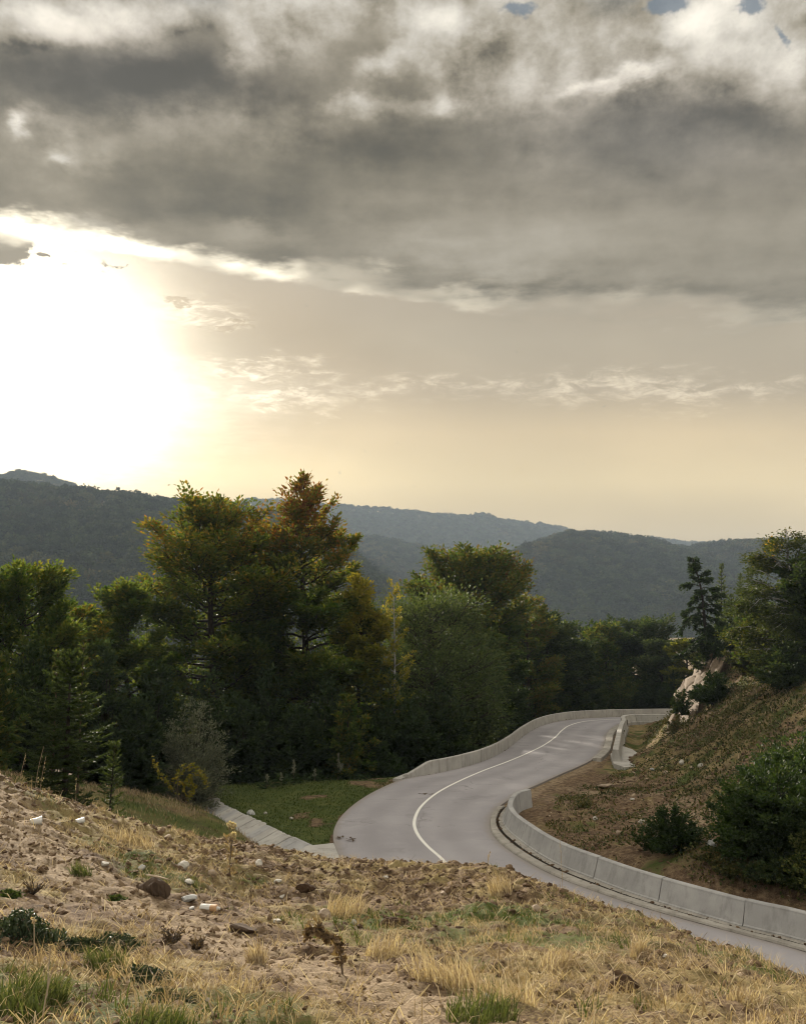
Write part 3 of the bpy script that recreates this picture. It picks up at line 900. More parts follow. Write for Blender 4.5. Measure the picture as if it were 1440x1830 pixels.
# gutter strip between tarmac and barrier: a flat lip, a dirty channel, a small step
def gutter(name, foot, edge_line, seed):
    """concrete strip that fills the space from the tarmac edge to the barrier foot"""
    n = len(foot)
    d = np.linalg.norm(foot[:, None] - edge_line[None], axis=2)
    e = edge_line[np.argmin(d, 1)]
    k = np.ones(9) / 9
    e = np.stack([np.convolve(np.pad(e[:, j], 4, mode='edge'), k, 'valid') for j in (0, 1)], 1)
    dr = foot - e
    L = np.linalg.norm(dr, axis=1, keepdims=True); L = np.maximum(L, .25)
    u_ = dr / np.maximum(np.linalg.norm(dr, axis=1, keepdims=True), 1e-6)
    fr = [(-.03, .012), (.02, .075), (.46, .085), (.50, .02), (.54, -.06), (.66, -.06), (.70, .05), (.80, .07), (1.12, .075)]
    rng = np.random.default_rng(seed)
    rows = []
    for f, h in fr:
        p = e + u_ * L * f
        rows.append(np.c_[p, road_z(p[:, 1]) + h + (rng.random(n) - .5) * .012])
    V = np.stack(rows, 1).reshape(-1, 3)
    F = grid_faces(n, len(fr))
    me = np_mesh(name, V, [F])
    me.materials.append(M['concrete_old']); me.materials.append(M['joint_dirt'])
    col = np.tile(np.arange(len(fr) - 1), n - 1)
    me.polygons.foreach_set('material_index', np.isin(col, (3, 4, 5)).astype(np.int32))
    o = link(bpy.data.objects.new(name, me)); tag(o, kind='structure')
gutter('gutter', NB_FOOT[4:], RIGHT, 3)
_e = catmull(onr([(1116, 1293), (1100, 1298), (1086, 1310), (1080, 1328), (1074, 1343), (1058, 1357)]), .25)
tag(strip('gutter', _e, [(-.02, .0), (.0, .10), (-.30, .12), (-.62, .10), (-.66, -.2), (-.3, -.3), (0, -.2)], M['concrete_old'], jitter=.05, closed=True), kind='structure')


# ------------------------------------------------------------------ concrete barriers, cast in bays with joints between them
def barrier(name, label, foot, prof, bay, mat, seed, taper=0, height=None):
    """foot: line of the road-side foot. prof: closed section, offset to the right of travel and height"""
    s = np.r_[0, np.cumsum(np.linalg.norm(np.diff(foot, axis=0), axis=1))]
    c = foot[len(foot) // 2]
    root = empty(name, (foot[0][0], foot[0][1], road_z(foot[0][1])))
    tag(root, label, 'barrier', 'concrete barriers along the road')
    rng = np.random.default_rng(seed)
    a = 0.0; k = 0
    while a < s[-1] - .3:
        b = min(a + bay * (1 + .12 * (rng.random() - .5)), s[-1])
        t = np.linspace(a + .02, b - .02, max(3, int((b - a) / .45)))
        P = np.stack([np.interp(t, s, foot[:, j]) for j in (0, 1)], 1)
        nn = normals2(P) if len(P) > 2 else normals2(resample(P, 5))[:len(P)]
        off = np.array([p[0] for p in prof]); h = np.array([p[1] for p in prof], float)
        hh = np.broadcast_to(h[None], (len(P), len(h))).copy()
        if taper:
            f = np.clip(.12 + .88 * t / taper, 0, 1)
            hh = np.where(hh > .12, .12 + (hh - .12) * f[:, None], hh)
        dz = (rng.random() - .5) * .018; dx = (rng.random() - .5) * .018
        xy = P[:, None] + nn[:, None] * (off[None, :, None] + dx)
        z = road_z(P[:, 1])[:, None] + hh + dz
        V = np.dstack([xy, z]).reshape(-1, 3) - np.array(root.location)
        m = len(prof); F0 = grid_faces(len(P), m)
        i = np.arange(len(P) - 1) * m
        F = [np.vstack([F0, np.stack([i + m - 1, i + 2 * m - 1, i + m, i], 1)]), np.array([list(range(m))[::-1]]), np.array([[(len(P) - 1) * m + q for q in range(m)]])]
        np_obj('segment', V, F, mat, root)
        a = b; k += 1
    return root
# section: offset + = away from the road (right of travel for the near one)
PROF_N = [(0, -.25), (0, .10), (.05, .13), (.26, .72), (.265, .765), (.29, .79), (.50, .79), (.525, .765), (.53, .70), (.62, -.4)]
NEARB = barrier('concrete_barrier', 'long curved grey concrete barrier in the foreground bend, beside the dirt mound', NB_FOOT, [(-o, h) for o, h in PROF_N], 3.0, M['concrete'], 5)
PROF_F = [(0, -.3), (0, .10), (.04, .12), (.22, .76), (.225, .82), (.25, .85), (.46, .85), (.485, .82), (.52, -.8)]
FARB = barrier('concrete_barrier', 'long pale concrete barrier along the outer edge of the road, below the trees', FB_FOOT, [(o, h) for o, h in PROF_F], 6.0, M['concrete_pale'], 6, taper=2.2)
PROF_I = [(0, -.3), (0, .16), (.05, .20), (.20, .80), (.205, .90), (.235, .93), (.62, .93), (.65, .90), (.68, .70), (.74, -2.6)]
INB = barrier('concrete_barrier', 'short thick concrete barrier seen end-on at the foot of the rock', IB_FOOT, [(-o, h) for o, h in PROF_I], 6.0, M['concrete_pale'], 8)

# footing slab under the near end of the barrier by the rock
def slab_poly(name, pts, z0, z1, mat, parent=None, off=(0, 0, 0)):
    n = len(pts); P = np.asarray(pts)
    V = np.vstack([np.c_[P, np.full(n, z0)], np.c_[P, np.full(n, z1)]]) - np.asarray(off)
    i = np.arange(n); j = (i + 1) % n
    return np_obj(name, V, [np.array([list(range(n))[::-1]]), np.array([list(range(n, 2 * n))]), np.stack([i, j, j + n, i + n], 1)], mat, parent)
_z = float(road_z(62.0))
slab_poly('footing', [tuple(on_road(*p)) for p in [(1090, 1352), (1096, 1367), (1116, 1373), (1142, 1371), (1146, 1356), (1130, 1345), (1112, 1340)]][::-1], _z - .4, _z + .09, M['concrete_pale'], INB, INB.location)
# pale slab at the start of the outer barrier
_z = float(road_z(58.0))
slab_poly('footing', [tuple(on_road(*p)) for p in [(702, 1392), (716, 1393), (724, 1390), (738, 1382), (724, 1384)]], _z - .3, _z + .07, M['concrete_pale'], FARB, FARB.location)

# ------------------------------------------------------------------ drainage channel of precast slabs
def build_channel():
    root = empty('drainage_channel', (CH_A[0], CH_A[1], float(road_z(CH_A[1]))))
    tag(root, 'straight concrete drainage channel of sloping slabs beside the green lawn', 'drain')
    O = np.array(root.location)
    d = CH_B - CH_A; L = np.linalg.norm(d); d = d / L; nl = np.array([-d[1], d[0]])
    n = 17; rng = np.random.default_rng(11)
    for k in range(n):
        a, b = k * L / n + .012, (k + 1) * L / n - .012
        j0 = (rng.random() - .5) * .16; jz = (rng.random() - .5) * .035
        sec = [(-.16 + j0, -.02 + jz), (.02 + j0, .015 + jz), (1.16, -.42 + jz), (1.16, -.56), (-.16 + j0, -.16)]
        V = []
        for t in (a, b):
            for o, h in sec:
                p = CH_A + d * t + nl * o
                V.append((p[0], p[1], float(road_z(p[1])) - .06 + h))
        m = len(sec); i = np.arange(m); j = (i + 1) % m
        np_obj('slab', np.array(V) - O, [np.stack([i, j, j + m, i + m], 1), np.array([list(range(m))[::-1]]), np.array([list(range(m, 2 * m))])], M['concrete_pale' if rng.random() < .6 else 'concrete'], root)
    for k in range(6):
        a, b = k * L / 6 + .01, (k + 1) * L / 6 - .01
        jz = (rng.random() - .5) * .03
        sec = [(1.17, -.46), (1.20, -.34 + jz), (1.72, -.22 + jz), (1.80, -.5)]
        V = []
        for t in (a, b):
            for o, h in sec:
                p = CH_A + d * t + nl * o
                V.append((p[0], p[1], float(road_z(p[1])) - .06 + h))
        m = 4; i = np.arange(m); j = (i + 1) % m
        np_obj('rim', np.array(V) - O, [np.stack([i, j, j + m, i + m], 1), np.array([[3, 2, 1, 0]]), np.array([[4, 5, 6, 7]])], M['concrete_pale'], root)
    z = float(road_z(36))
    slab_poly('apron', [tuple(on_road(*p, -.05)) for p in [(548, 1513), (596, 1508), (602, 1520), (608, 1536), (560, 1540), (520, 1532)]][::-1], z - .3, z - .015, M['concrete_pale'], root, O)
    slab_poly('headwall', [tuple(CH_B + d * a + nl * o) for a, o in [(-.1, -.2), (.25, -.2), (.25, 1.7), (-.1, 1.7)]], z - .9, z + .03, M['concrete_old'], root, O)
build_channel()

# ------------------------------------------------------------------ far hills under forest
def hill(label, pts, Df, zf, crown, spacing, seed, tree_h=6.0, lean=1.15):
    """a ridge through sight points (px, py, distance), sloping down to a foot line nearer the viewer"""
    P = np.array(pts, float)
    xs = np.linspace(P[0, 0], P[-1, 0], 170)
    py = np.interp(xs, P[:, 0], P[:, 1]); D = np.interp(xs, P[:, 0], P[:, 2])
    k = np.ones(7) / 7
    py = np.convolve(np.pad(py, 3, mode='edge'), k, 'valid'); D = np.convolve(np.pad(D, 3, mode='edge'), k, 'valid')
    ridge = np.array([at(a, b, c) for a, b, c in zip(xs, py, D)])
    ridge[:, 2] -= tree_h
    foot = np.array([at(a, 1100, Df if np.isscalar(Df) else np.interp(a, Df[0], Df[1])) for a in xs]); foot[:, 2] = zf
    nt = 60
    t = np.r_[np.linspace(0, 1, nt), [1.06, 1.16, 1.3]]
    tf = np.minimum(t, 1)
    XY = foot[:, None, :2] * (1 - t)[None, :, None] + ridge[:, None, :2] * t[None, :, None]
    shape = np.sin(np.pi / 2 * tf) ** lean
    Z = zf + (ridge[:, None, 2] - zf) * shape[None]
    Z = Z - (np.maximum(t - 1, 0) * 500)[None] * .6
    amp = (4 * tf * (1 - tf))[None] * (ridge[:, None, 2] - zf) * .20
    Z = Z + amp * fbm(XY[..., 0] * 1.0, XY[..., 1] * .35, 160, 4, seed) * 2 + fbm(XY[..., 0], XY[..., 1], 60, 3, seed + 5) * 5 * np.minimum(1, 6 * (1 - tf) + .25)[None]
    V = np.dstack([XY, Z])
    o = np_obj('hill', V.reshape(-1, 3), [grid_faces(len(xs), len(t))], M['forest_floor'], smooth=True)
    tag(o, kind='structure')
    # trees over it
    rng = np.random.default_rng(seed)
    a = np.linalg.norm(np.diff(V[:, :, :2], axis=1), axis=2)[:-1]; b = np.linalg.norm(np.diff(V[:, :, :2], axis=0), axis=2)[:, :-1]
    n = np.maximum((a * b) / spacing ** 2, 0)
    n[:, nt:] *= .6
    cnt = np.floor(n + rng.random(n.shape)).astype(int)
    ii, jj = np.nonzero(cnt); rp = cnt[ii, jj]; ii = np.repeat(ii, rp); jj = np.repeat(jj, rp)
    fu, fv = rng.random(len(ii))[:, None], rng.random(len(ii))[:, None]
    T = (V[ii, jj] * (1 - fu) + V[ii + 1, jj] * fu) * (1 - fv) + (V[ii, jj + 1] * (1 - fu) + V[ii + 1, jj + 1] * fu) * fv
    return T, crown * (.6 + .75 * rng.random(len(T)) ** 1.3), rng

def crown_proto(seed, n=190):
    rng = np.random.default_rng(seed)
    d = rng.normal(size=(n, 3)); d /= np.linalg.norm(d, axis=1, keepdims=True)
    d[:, 2] = np.where(d[:, 2] < -.35, -d[:, 2], d[:, 2])
    lob = 1 + .30 * np.sin(d @ rng.normal(size=3) * 4 + seed) + .18 * np.sin(d @ rng.normal(size=3) * 7)
    c = d * lob[:, None] * (.72 + .30 * rng.random((n, 1))) * np.array([.5, .5, .52]) + np.array([0, 0, .62])
    V, F = leaf_quads(rng, c, d, .17, .13, .8)
    return np_mesh('forest_crown', V, [F], {'tint': np.clip(rng.random(n) * .5 + .15, 0, 1)})
def leaf_quads(rng, C, D, ln, wd, tilt=.5, up=None):
    """diamond shaped, slightly folded leaves at centres C pointing along D"""
    n = len(C)
    D = D + rng.normal(size=(n, 3)) * .25
    D /= np.linalg.norm(D, axis=1, keepdims=True) + 1e-9
    u_ = np.array([[0, 0, 1.0]]) + rng.normal(size=(n, 3)) * tilt if up is None else up + rng.normal(size=(n, 3)) * tilt
    S = np.cross(D, u_); S /= np.linalg.norm(S, axis=1, keepdims=True) + 1e-9
    N = np.cross(S, D)
    l = (ln * (.7 + .6 * rng.random(n)))[:, None]; w = (wd * (.7 + .6 * rng.random(n)))[:, None]
    V = np.stack([C - D * l * .5, C + S * w * .5 + N * w * .12, C + D * l * .5, C - S * w * .5 + N * w * .12], 1).reshape(-1, 3)
    return V, np.arange(4 * n).reshape(n, 4)
PROTO = []
for k in range(5):
    me = crown_proto(k + 1); me.materials.append(M['forest'])
    PROTO.append(bpy.data.objects.new('forest_crown', me))
def forest(T, sc, rng, name='forest'):
    me = bpy.data.meshes.new(name)
    me.vertices.add(len(T)); me.vertices.foreach_set('co', np.asarray(T, np.float32).ravel())
    for nm, v in (('size', sc), ('turn', rng.random(len(T)) * 6.28)):
        a = me.attributes.new(nm, 'FLOAT', 'POINT'); a.data.foreach_set('value', np.asarray(v, np.float32))
    a = me.attributes.new('pick', 'INT', 'POINT'); a.data.foreach_set('value', rng.integers(0, len(PROTO), len(T)).astype(np.int32))
    o = link(bpy.data.objects.new(name, me)); tag(o, kind='stuff')
    ng = bpy.data.node_groups.new('scatter_crowns', 'GeometryNodeTree')
    ng.interface.new_socket('Geometry', in_out='INPUT', socket_type='NodeSocketGeometry')
    ng.interface.new_socket('Geometry', in_out='OUTPUT', socket_type='NodeSocketGeometry')
    gi, go = ng.nodes.new('NodeGroupInput'), ng.nodes.new('NodeGroupOutput')
    inst = ng.nodes.new('GeometryNodeInstanceOnPoints')
    jn = ng.nodes.new('GeometryNodeJoinGeometry')
    for p in reversed(PROTO):
        oi = ng.nodes.new('GeometryNodeObjectInfo'); oi.inputs['Object'].default_value = p; oi.inputs['As Instance'].default_value = True
        ng.links.new(oi.outputs['Geometry'], jn.inputs[0])
    def na(nm, typ):
        a = ng.nodes.new('GeometryNodeInputNamedAttribute'); a.data_type = typ; a.inputs[0].default_value = nm
        return a.outputs[0]
    ng.links.new(gi.outputs[0], inst.inputs['Points']); ng.links.new(jn.outputs[0], inst.inputs['Instance'])
    inst.inputs['Pick Instance'].default_value = True
    ng.links.new(na('pick', 'INT'), inst.inputs['Instance Index'])
    cx = ng.nodes.new('ShaderNodeCombineXYZ'); ng.links.new(na('turn', 'FLOAT'), cx.inputs[2]); ng.links.new(cx.outputs[0], inst.inputs['Rotation'])
    ng.links.new(na('size', 'FLOAT'), inst.inputs['Scale'])
    ng.links.new(inst.outputs[0], go.inputs[0])
    md = o.modifiers.new('scatter', 'NODES'); md.node_group = ng
    return o
HILLS = [
    ('left hill', [(-520, 905, 960), (-200, 880, 930), (0, 878, 900), (60, 882, 900), (150, 884, 900), (250, 890, 920), (290, 900, 930), (400, 918, 960), (520, 945, 1000), (600, 975, 1040), (680, 1040, 1090), (760, 1110, 1120), (860, 1180, 1150)], 470, -62, 11.0, 7.0, 31),
    ('left peak', [(-520, 880, 1650), (-200, 862, 1600), (0, 853, 1560), (40, 853, 1560), (80, 862, 1580), (120, 874, 1600), (160, 885, 1620), (230, 900, 1660), (330, 930, 1700)], 1150, 30, 10.5, 9.0, 32),
    ('far ridge', [(240, 930, 2200), (330, 912, 2200), (400, 904, 2180), (440, 901, 2180), (500, 906, 2200), (560, 910, 2200), (640, 912, 2220), (720, 919, 2230), (800, 930, 2240), (880, 932, 2240), (950, 938, 2250), (990, 944, 2250), (1020, 953, 2250), (1060, 958, 2250), (1120, 963, 2260), (1170, 971, 2270), (1230, 973, 2270), (1290, 970, 2270), (1330, 978, 2280), (1420, 985, 2300), (1800, 1010, 2350)], 1700, -30, 11.0, 9.0, 33),
    ('saddle', [(560, 985, 1580), (640, 968, 1560), (670, 966, 1560), (720, 975, 1570), (790, 985, 1580), (860, 994, 1600), (930, 1003, 1620), (1040, 1025, 1650), (1150, 1060, 1680)], 950, -62, 10.5, 8.0, 34),
    ('round hill', [(760, 1090, 1290), (840, 1040, 1280), (880, 1010, 1260), (920, 990, 1240), (960, 975, 1230), (1000, 966, 1220), (1035, 963, 1220), (1070, 972, 1220), (1110, 982, 1230), (1160, 988, 1240), (1200, 991, 1240), (1280, 988, 1250), (1340, 986, 1250), (1440, 990, 1260), (1800, 1000, 1300)], 640, -62, 10.5, 7.0, 35),
]
for h in HILLS:
    T, sc, rg = hill(*h)
    forest(T, sc, rg)

# ------------------------------------------------------------------ haze: one box of thin air round everything
HAZE = .00013
def build_haze():
    x, y0, y1, z0, z1 = 2600, -2600, 2850, -190, 335
    V = [(-x, y0, z0), (x, y0, z0), (x, y1, z0), (-x, y1, z0), (-x, y0, z1), (x, y0, z1), (x, y1, z1), (-x, y1, z1)]
    m = bpy.data.materials.new('haze'); m.use_nodes = True; t = m.node_tree; t.nodes.clear()
    out = t.nodes.new('ShaderNodeOutputMaterial'); v = t.nodes.new('ShaderNodeVolumePrincipled')
    v.inputs['Color'].default_value = (.68, .83, 1.0, 1); v.inputs['Density'].default_value = HAZE; v.inputs['Anisotropy'].default_value = 0.0
    t.links.new(v.outputs[0], out.inputs['Volume'])
    o = np_obj('haze', V, [np.array([[0, 3, 2, 1], [4, 5, 6, 7], [0, 1, 5, 4], [1, 2, 6, 5], [2, 3, 7, 6], [3, 0, 4, 7]])], m)
    tag(o, kind='stuff')
build_haze()

LEAF_MULT = 1.5
# ------------------------------------------------------------------ trees
PROF = {
    'beech': [(0, .55), (.12, .85), (.28, 1.0), (.45, .92), (.62, .80), (.78, .62), (.9, .38), (1, .06)],
    'spire': [(0, .6), (.15, .92), (.35, 1.0), (.52, .90), (.66, .70), (.80, .46), (.91, .24), (1, .03)],
    'broad': [(0, .35), (.15, .7), (.35, .95), (.55, 1.0), (.72, .86), (.86, .58), (.95, .32), (1, .08)],
    'umbrella': [(0, .1), (.25, .25), (.40, .70), (.55, 1.0), (.72, .98), (.86, .72), (.95, .42), (1, .12)],
    'round': [(0, .72), (.15, .92), (.35, 1.0), (.55, .98), (.72, .84), (.86, .6), (.95, .34), (1, .08)],
    'column': [(0, .6), (.2, .95), (.4, 1.0), (.6, .86), (.8, .55), (.93, .25), (1, .03)],
    'cone': [(0, 1.0), (.1, 1.0), (.3, .82), (.5, .60), (.7, .38), (.85, .2), (1, .02)],
    'bush': [(0, .8), (.2, 1.0), (.45, .95), (.65, .78), (.82, .5), (1, .1)],
}
def rot_h(d, ang):
    c, s = np.cos(ang), np.sin(ang)
    return np.stack([d[:, 0] * c - d[:, 1] * s, d[:, 0] * s + d[:, 1] * c, d[:, 2]], 1)
def grow(seed, H, R, prof='beech', n_leaf=12000, nprim=40, t0=.1, rise=.35, upturn=.3, leaf=(.30, .17), flat=.45, trunk=.25, lean=(0, 0), tint=(.1, .35, .25), top_tint=0.0, ragged=.25, bare=0.0, gap=0.0, stems=1, hang=0.0, wood_sides=5, puff=.56, vflat=.6):
    """trunk and limbs (V, F), leaves (V, F, tint). Limbs reach to the outline given by prof; sprays of twigs carry the leaves"""
    rng = np.random.default_rng(seed)
    pt, pr = np.array(PROF[prof]).T
    tb = Tubes()
    lean = np.array([lean[0], lean[1], 0.0])
    wob = rng.normal(size=(2, 2)) * .012 * H
    def trunk_at(t):
        t = np.asarray(t)[..., None]
        return np.concatenate([lean[0] * t ** 1.3 + wob[0, 0] * np.sin(3 * t) + wob[1, 0] * np.sin(7 * t), lean[1] * t ** 1.3 + wob[0, 1] * np.sin(3 * t) + wob[1, 1] * np.sin(7 * t), H * t], -1)
    tt = np.linspace(0, .98, 12)
    if stems == 1:
        tb.add(trunk_at(tt), trunk * (1 - tt) ** .75 + .015, 8)
        P0 = trunk_at(tt[:1])[0]
    i = np.arange(nprim)
    ti = t0 + (.97 - t0) * ((i + .5) / nprim) ** .9
    az = i * 2.39996 + rng.normal(size=nprim) * .5
    asym = 1 + ragged * (rng.random(nprim) - .6)
    rr = R * np.interp(np.clip(ti + .04, 0, 1), pt, pr)
    L = np.maximum(rr * asym, .25)
    ris = rise + (1.25 - rise) * sstep(ti, .45, 1.0) + .12 * rng.normal(size=nprim)
    ris = np.where(ti * H + ris * L > H * 1.0, (H * (.97 + .03 * rng.random(nprim)) - ti * H) / L, ris)
    hd = np.stack([np.cos(az), np.sin(az), np.zeros(nprim)], 1)
    base = trunk_at(ti * (1 if stems == 1 else .25) * np.ones(nprim))
    S, Dv, Ln, Tp = [], [], [], []
    for k in range(nprim):
        s = np.linspace(0, 1, 6)[:, None]
        if stems == 1:
            p = base[k] + hd[k] * L[k] * s + np.array([0, 0, 1.0]) * L[k] * (ris[k] * s ** (1.25 + .5 * rng.random()) - hang * s ** 3)
        else:
            tip = np.array([0, 0, ti[k] * H]) + hd[k] * L[k]
            p = tip * np.c_[s ** 1.5, s ** 1.5, s ** .85] + hd[k] * (.12 * R) * (1 - s) * s
        p = p + np.r_[[[0, 0, 0]], rng.normal(size=(5, 3)) * .03 * L[k]]
        r0 = (trunk * .42 * (1 - .75 * ti[k]) + .012) if stems == 1 else trunk * .4 + .01
        tb.add(p, r0 * (1 - s[:, 0] * .9), wood_sides)
        if rng.random() < bare * sstep(ti[k], .3, .5):
            continue
        ns = max(4, int(L[k] / .26) + 3)
        sj = np.sort(.2 + .8 * rng.random(ns) ** .8); sj[-1] = 1
        q = sj * 5; a = np.minimum(q.astype(int), 4); f = (q - a)[:, None]
        pos_ = p[a] * (1 - f) + p[a + 1] * f
        tg = p[a + 1] - p[a]; tg /= np.linalg.norm(tg, axis=1, keepdims=True)
        sg = np.where(np.arange(ns) % 2, 1, -1) * (.45 + .7 * rng.random(ns)) * (sj < .99)
        dv = rot_h(tg, sg); dv[:, 2] = dv[:, 2] * .6 + upturn * (.4 + .8 * rng.random(ns)) - hang * .4
        dv /= np.linalg.norm(dv, axis=1, keepdims=True)
        ln = np.clip(L[k] * (.20 + .50 * (1 - sj)), .3 * min(1, R), 2.8) * (.7 + .6 * rng.random(ns))
        S.append(pos_); Dv.append(dv); Ln.append(ln); Tp.append(np.full(ns, rng.random()))
    S, Dv, Ln, Tp = np.vstack(S), np.vstack(Dv), np.concatenate(Ln), np.concatenate(Tp)
    keep = rng.random(len(S)) >= gap
    S, Dv, Ln, Tp = S[keep], Dv[keep], Ln[keep], Tp[keep]
    # thin wood of the sprays
    if wood_sides > 3:
        for k in range(len(S)):
            if Ln[k] > .9:
                tb.add(np.stack([S[k], S[k] + Dv[k] * Ln[k] * .9]), [.022 + .006 * Ln[k], .006], 3)
    # leaves: along the sprays and in loose puffs round them
    n_leaf = int(n_leaf * LEAF_MULT)
    wgt = Ln + .25
    cnt = rng.poisson(n_leaf * wgt / wgt.sum())
    id2 = np.repeat(np.arange(len(S)), cnt)
    f = rng.random(len(id2)) ** .75 * 1.08
    side = rng.normal(size=(len(id2), 3)) * np.array([1, 1, vflat])
    pf = puff * np.clip(R / 4.5, .22, 1.25) * (1.15 - .55 * f) * (.55 + .5 * Tp[id2])
    C = S[id2] + Dv[id2] * (Ln[id2] * f)[:, None] + side * pf[:, None]
    C[:, 2] -= hang * np.abs(rng.normal(size=len(id2))) * .9 * f
    D = Dv[id2] * .8 + side * .6 + np.array([0, 0, -.5 * hang])
    idx = np.arange(len(S))
    id2_ = id2
    V, F = leaf_quads(rng, C, D, leaf[0], leaf[1], flat)
    t = tint[0] + tint[1] * (1.5 * rng.random(len(id2)) - .25) + tint[2] * (Tp[id2] - .3) + top_tint * sstep(C[:, 2] / H, .45, .95)
    Vw, Fw = tb.arrays()
    return (Vw, Fw), (V, F, np.clip(t, 0, 1))
def conifer(seed, H, R, n_leaf=9000, whorl=.38, droop=.35, prof='cone', leaf=(.22, .05), trunk=.12, lean=(0, 0), gap=.0, t0=.03, upt=.0, flag=.0, tint=(.05, .5)):
    rng = np.random.default_rng(seed)
    pt, pr = np.array(PROF[prof]).T
    tb = Tubes(); tt = np.linspace(0, 1, 10)
    bend = lambda t: np.stack([lean[0] * t ** 1.6, lean[1] * t ** 1.6, H * t], -1)
    tb.add(bend(tt), trunk * (1 - tt) + .012, 7)
    S, E = [], []
    z = H * t0
    while z < H * .985:
        t = z / H; r = R * np.interp(t, pt, pr)
        for a in rng.random() * 6.28 + np.arange(rng.integers(4, 7)) * 1.15:
            if rng.random() < gap:
                continue
            l = max(.15, r * (.65 - .35 * (flag > 0) + (.5 + .6 * (flag > 0)) * rng.random()) * (1 - flag * math.cos(a)))
            up_ = upt + .9 * sstep(t, .7, 1.0) - droop * (1 - t)
            s = np.linspace(0, 1, 5)[:, None]
            p = bend(np.array(t)) + np.array([np.cos(a), np.sin(a), 0]) * l * s + np.array([0, 0, 1.]) * l * (up_ * s + .28 * s ** 2.5)
            tb.add(p, np.linspace(.018 + .01 * l, .004, 5), 3)
            S.append(p[:-1]); E.append(p[1:])
            for side in (-1, 1):       # side shoots
                for f in (.35, .6, .8):
                    if l > .5:
                        k = int(f * 4); b = p[k]; d = (p[k + 1] - p[k]); d = d / np.linalg.norm(d)
                        d2 = rot_h(d[None], np.array([side * .9]))[0]; d2[2] -= .15
                        S.append(b[None]); E.append((b + d2 * l * .42 * (1.15 - f))[None])
        z += whorl * (.7 + .6 * rng.random()) * (1 - .35 * t)
    S, E = np.vstack(S), np.vstack(E)
    ln = np.linalg.norm(E - S, axis=1)
    cnt = np.maximum(1, np.round(n_leaf * ln / ln.sum())).astype(int)
    idx = np.repeat(np.arange(len(S)), cnt); f = rng.random(len(idx))[:, None]
    C = S[idx] * (1 - f) + E[idx] * f
    D = (E - S)[idx] / ln[idx][:, None]
    D = rot_h(D, np.where(rng.random(len(idx)) < .5, 1, -1) * (.35 + .6 * rng.random(len(idx)))); D[:, 2] += (rng.random(len(idx)) - .55) * .8
    V, F = leaf_quads(rng, C + D * leaf[0] * .4, D, leaf[0], leaf[1], .8)
    return tb.arrays(), (V, F, np.clip(tint[0] + tint[1] * rng.random(len(idx)), 0, 1))
N_TREES = [0]
def place(name, label, cat, px, top, Y, halfw, mat, bark='bark_dark', kind='grow', group=None, base_drop=.15, parts=('trunk', 'crown'), base_px=None, **kw):
    """stand a tree at distance Y so that its top shows at (px, top)"""
    bx = at(px if base_px is None else base_px, 1200, Y)
    z0 = gz(bx[0], Y) - base_drop
    tp = at(px, top, Y)
    H = tp[2] - z0; R = halfw * Y / FPX * 1.0
    kw.setdefault('lean', (tp[0] - bx[0], 0))
    N_TREES[0] += 1
    wood, leaves = (grow if kind == 'grow' else conifer)(100 + N_TREES[0], H, R, **kw)
    root = empty(name, (bx[0], Y, z0), 0.0)
    tag(root, label, cat, group)
    np_obj(parts[0], wood[0], [wood[1]], M[bark], root, smooth=True)
    np_obj(parts[1], leaves[0], [leaves[1]], M[mat], root, attrs={'tint': leaves[2]})
    return root

# ------------------------------------------------------------------ rock at the bend
def chop_rock(seed, size, n_planes=14, sub=3, rough=.06, ledge=0.0, ledge_n=(.3, 0, 1.0), ledge_f=1.2):
    rng = np.random.default_rng(seed)
    bm = __import__('bmesh').new()
    __import__('bmesh').ops.create_icosphere(bm, subdivisions=sub, radius=1.0)
    V = np.array([v.co[:] for v in bm.verts]); F = np.array([[v.index for v in f.verts] for f in bm.faces]); bm.free()
    for _ in range(n_planes):
        n = rng.normal(size=3); n /= np.linalg.norm(n); h = .52 + .38 * rng.random()
        d = V @ n
        V = np.where((d > h)[:, None], V - n * (d - h)[:, None] * .92, V)
    s = np.array(size)
    V = V * s
    if ledge:
        n = np.array(ledge_n, float); n /= np.linalg.norm(n)
        h = (V @ n) * ledge_f + fbm(V[:, 0] + V[:, 2], V[:, 1], 1.5, 3, seed) * 1.2
        fr = h - np.floor(h); st = np.floor(h)
        R_ = V / (np.linalg.norm(V / s, axis=1, keepdims=True) * s + 1e-9)
        V = V + (V / np.linalg.norm(V, axis=1, keepdims=True)) * (ledge * ((_hash(st.astype(int), st.astype(int) * 0, seed) - .5) * 1.5 + .5 * (fr - .5)))[:, None]
    nv = V / (np.linalg.norm(V, axis=1, keepdims=True) + 1e-9)
    m = float(np.mean(s))
    V = V + nv * (fbm(V[:, 0] * 1.3 + V[:, 2] * .8, V[:, 1] - V[:, 2] * .7, m * .7, 4, seed + 3, .6) * rough * 4 * m)[:, None]
    return V, F
def rotz(V, a):
    c, s = math.cos(a), math.sin(a)
    return V @ np.array([[c, s, 0], [-s, c, 0], [0, 0, 1.]])
def roty(V, a):
    c, s = math.cos(a), math.sin(a)
    return V @ np.array([[c, 0, -s], [0, 1, 0], [s, 0, c]])
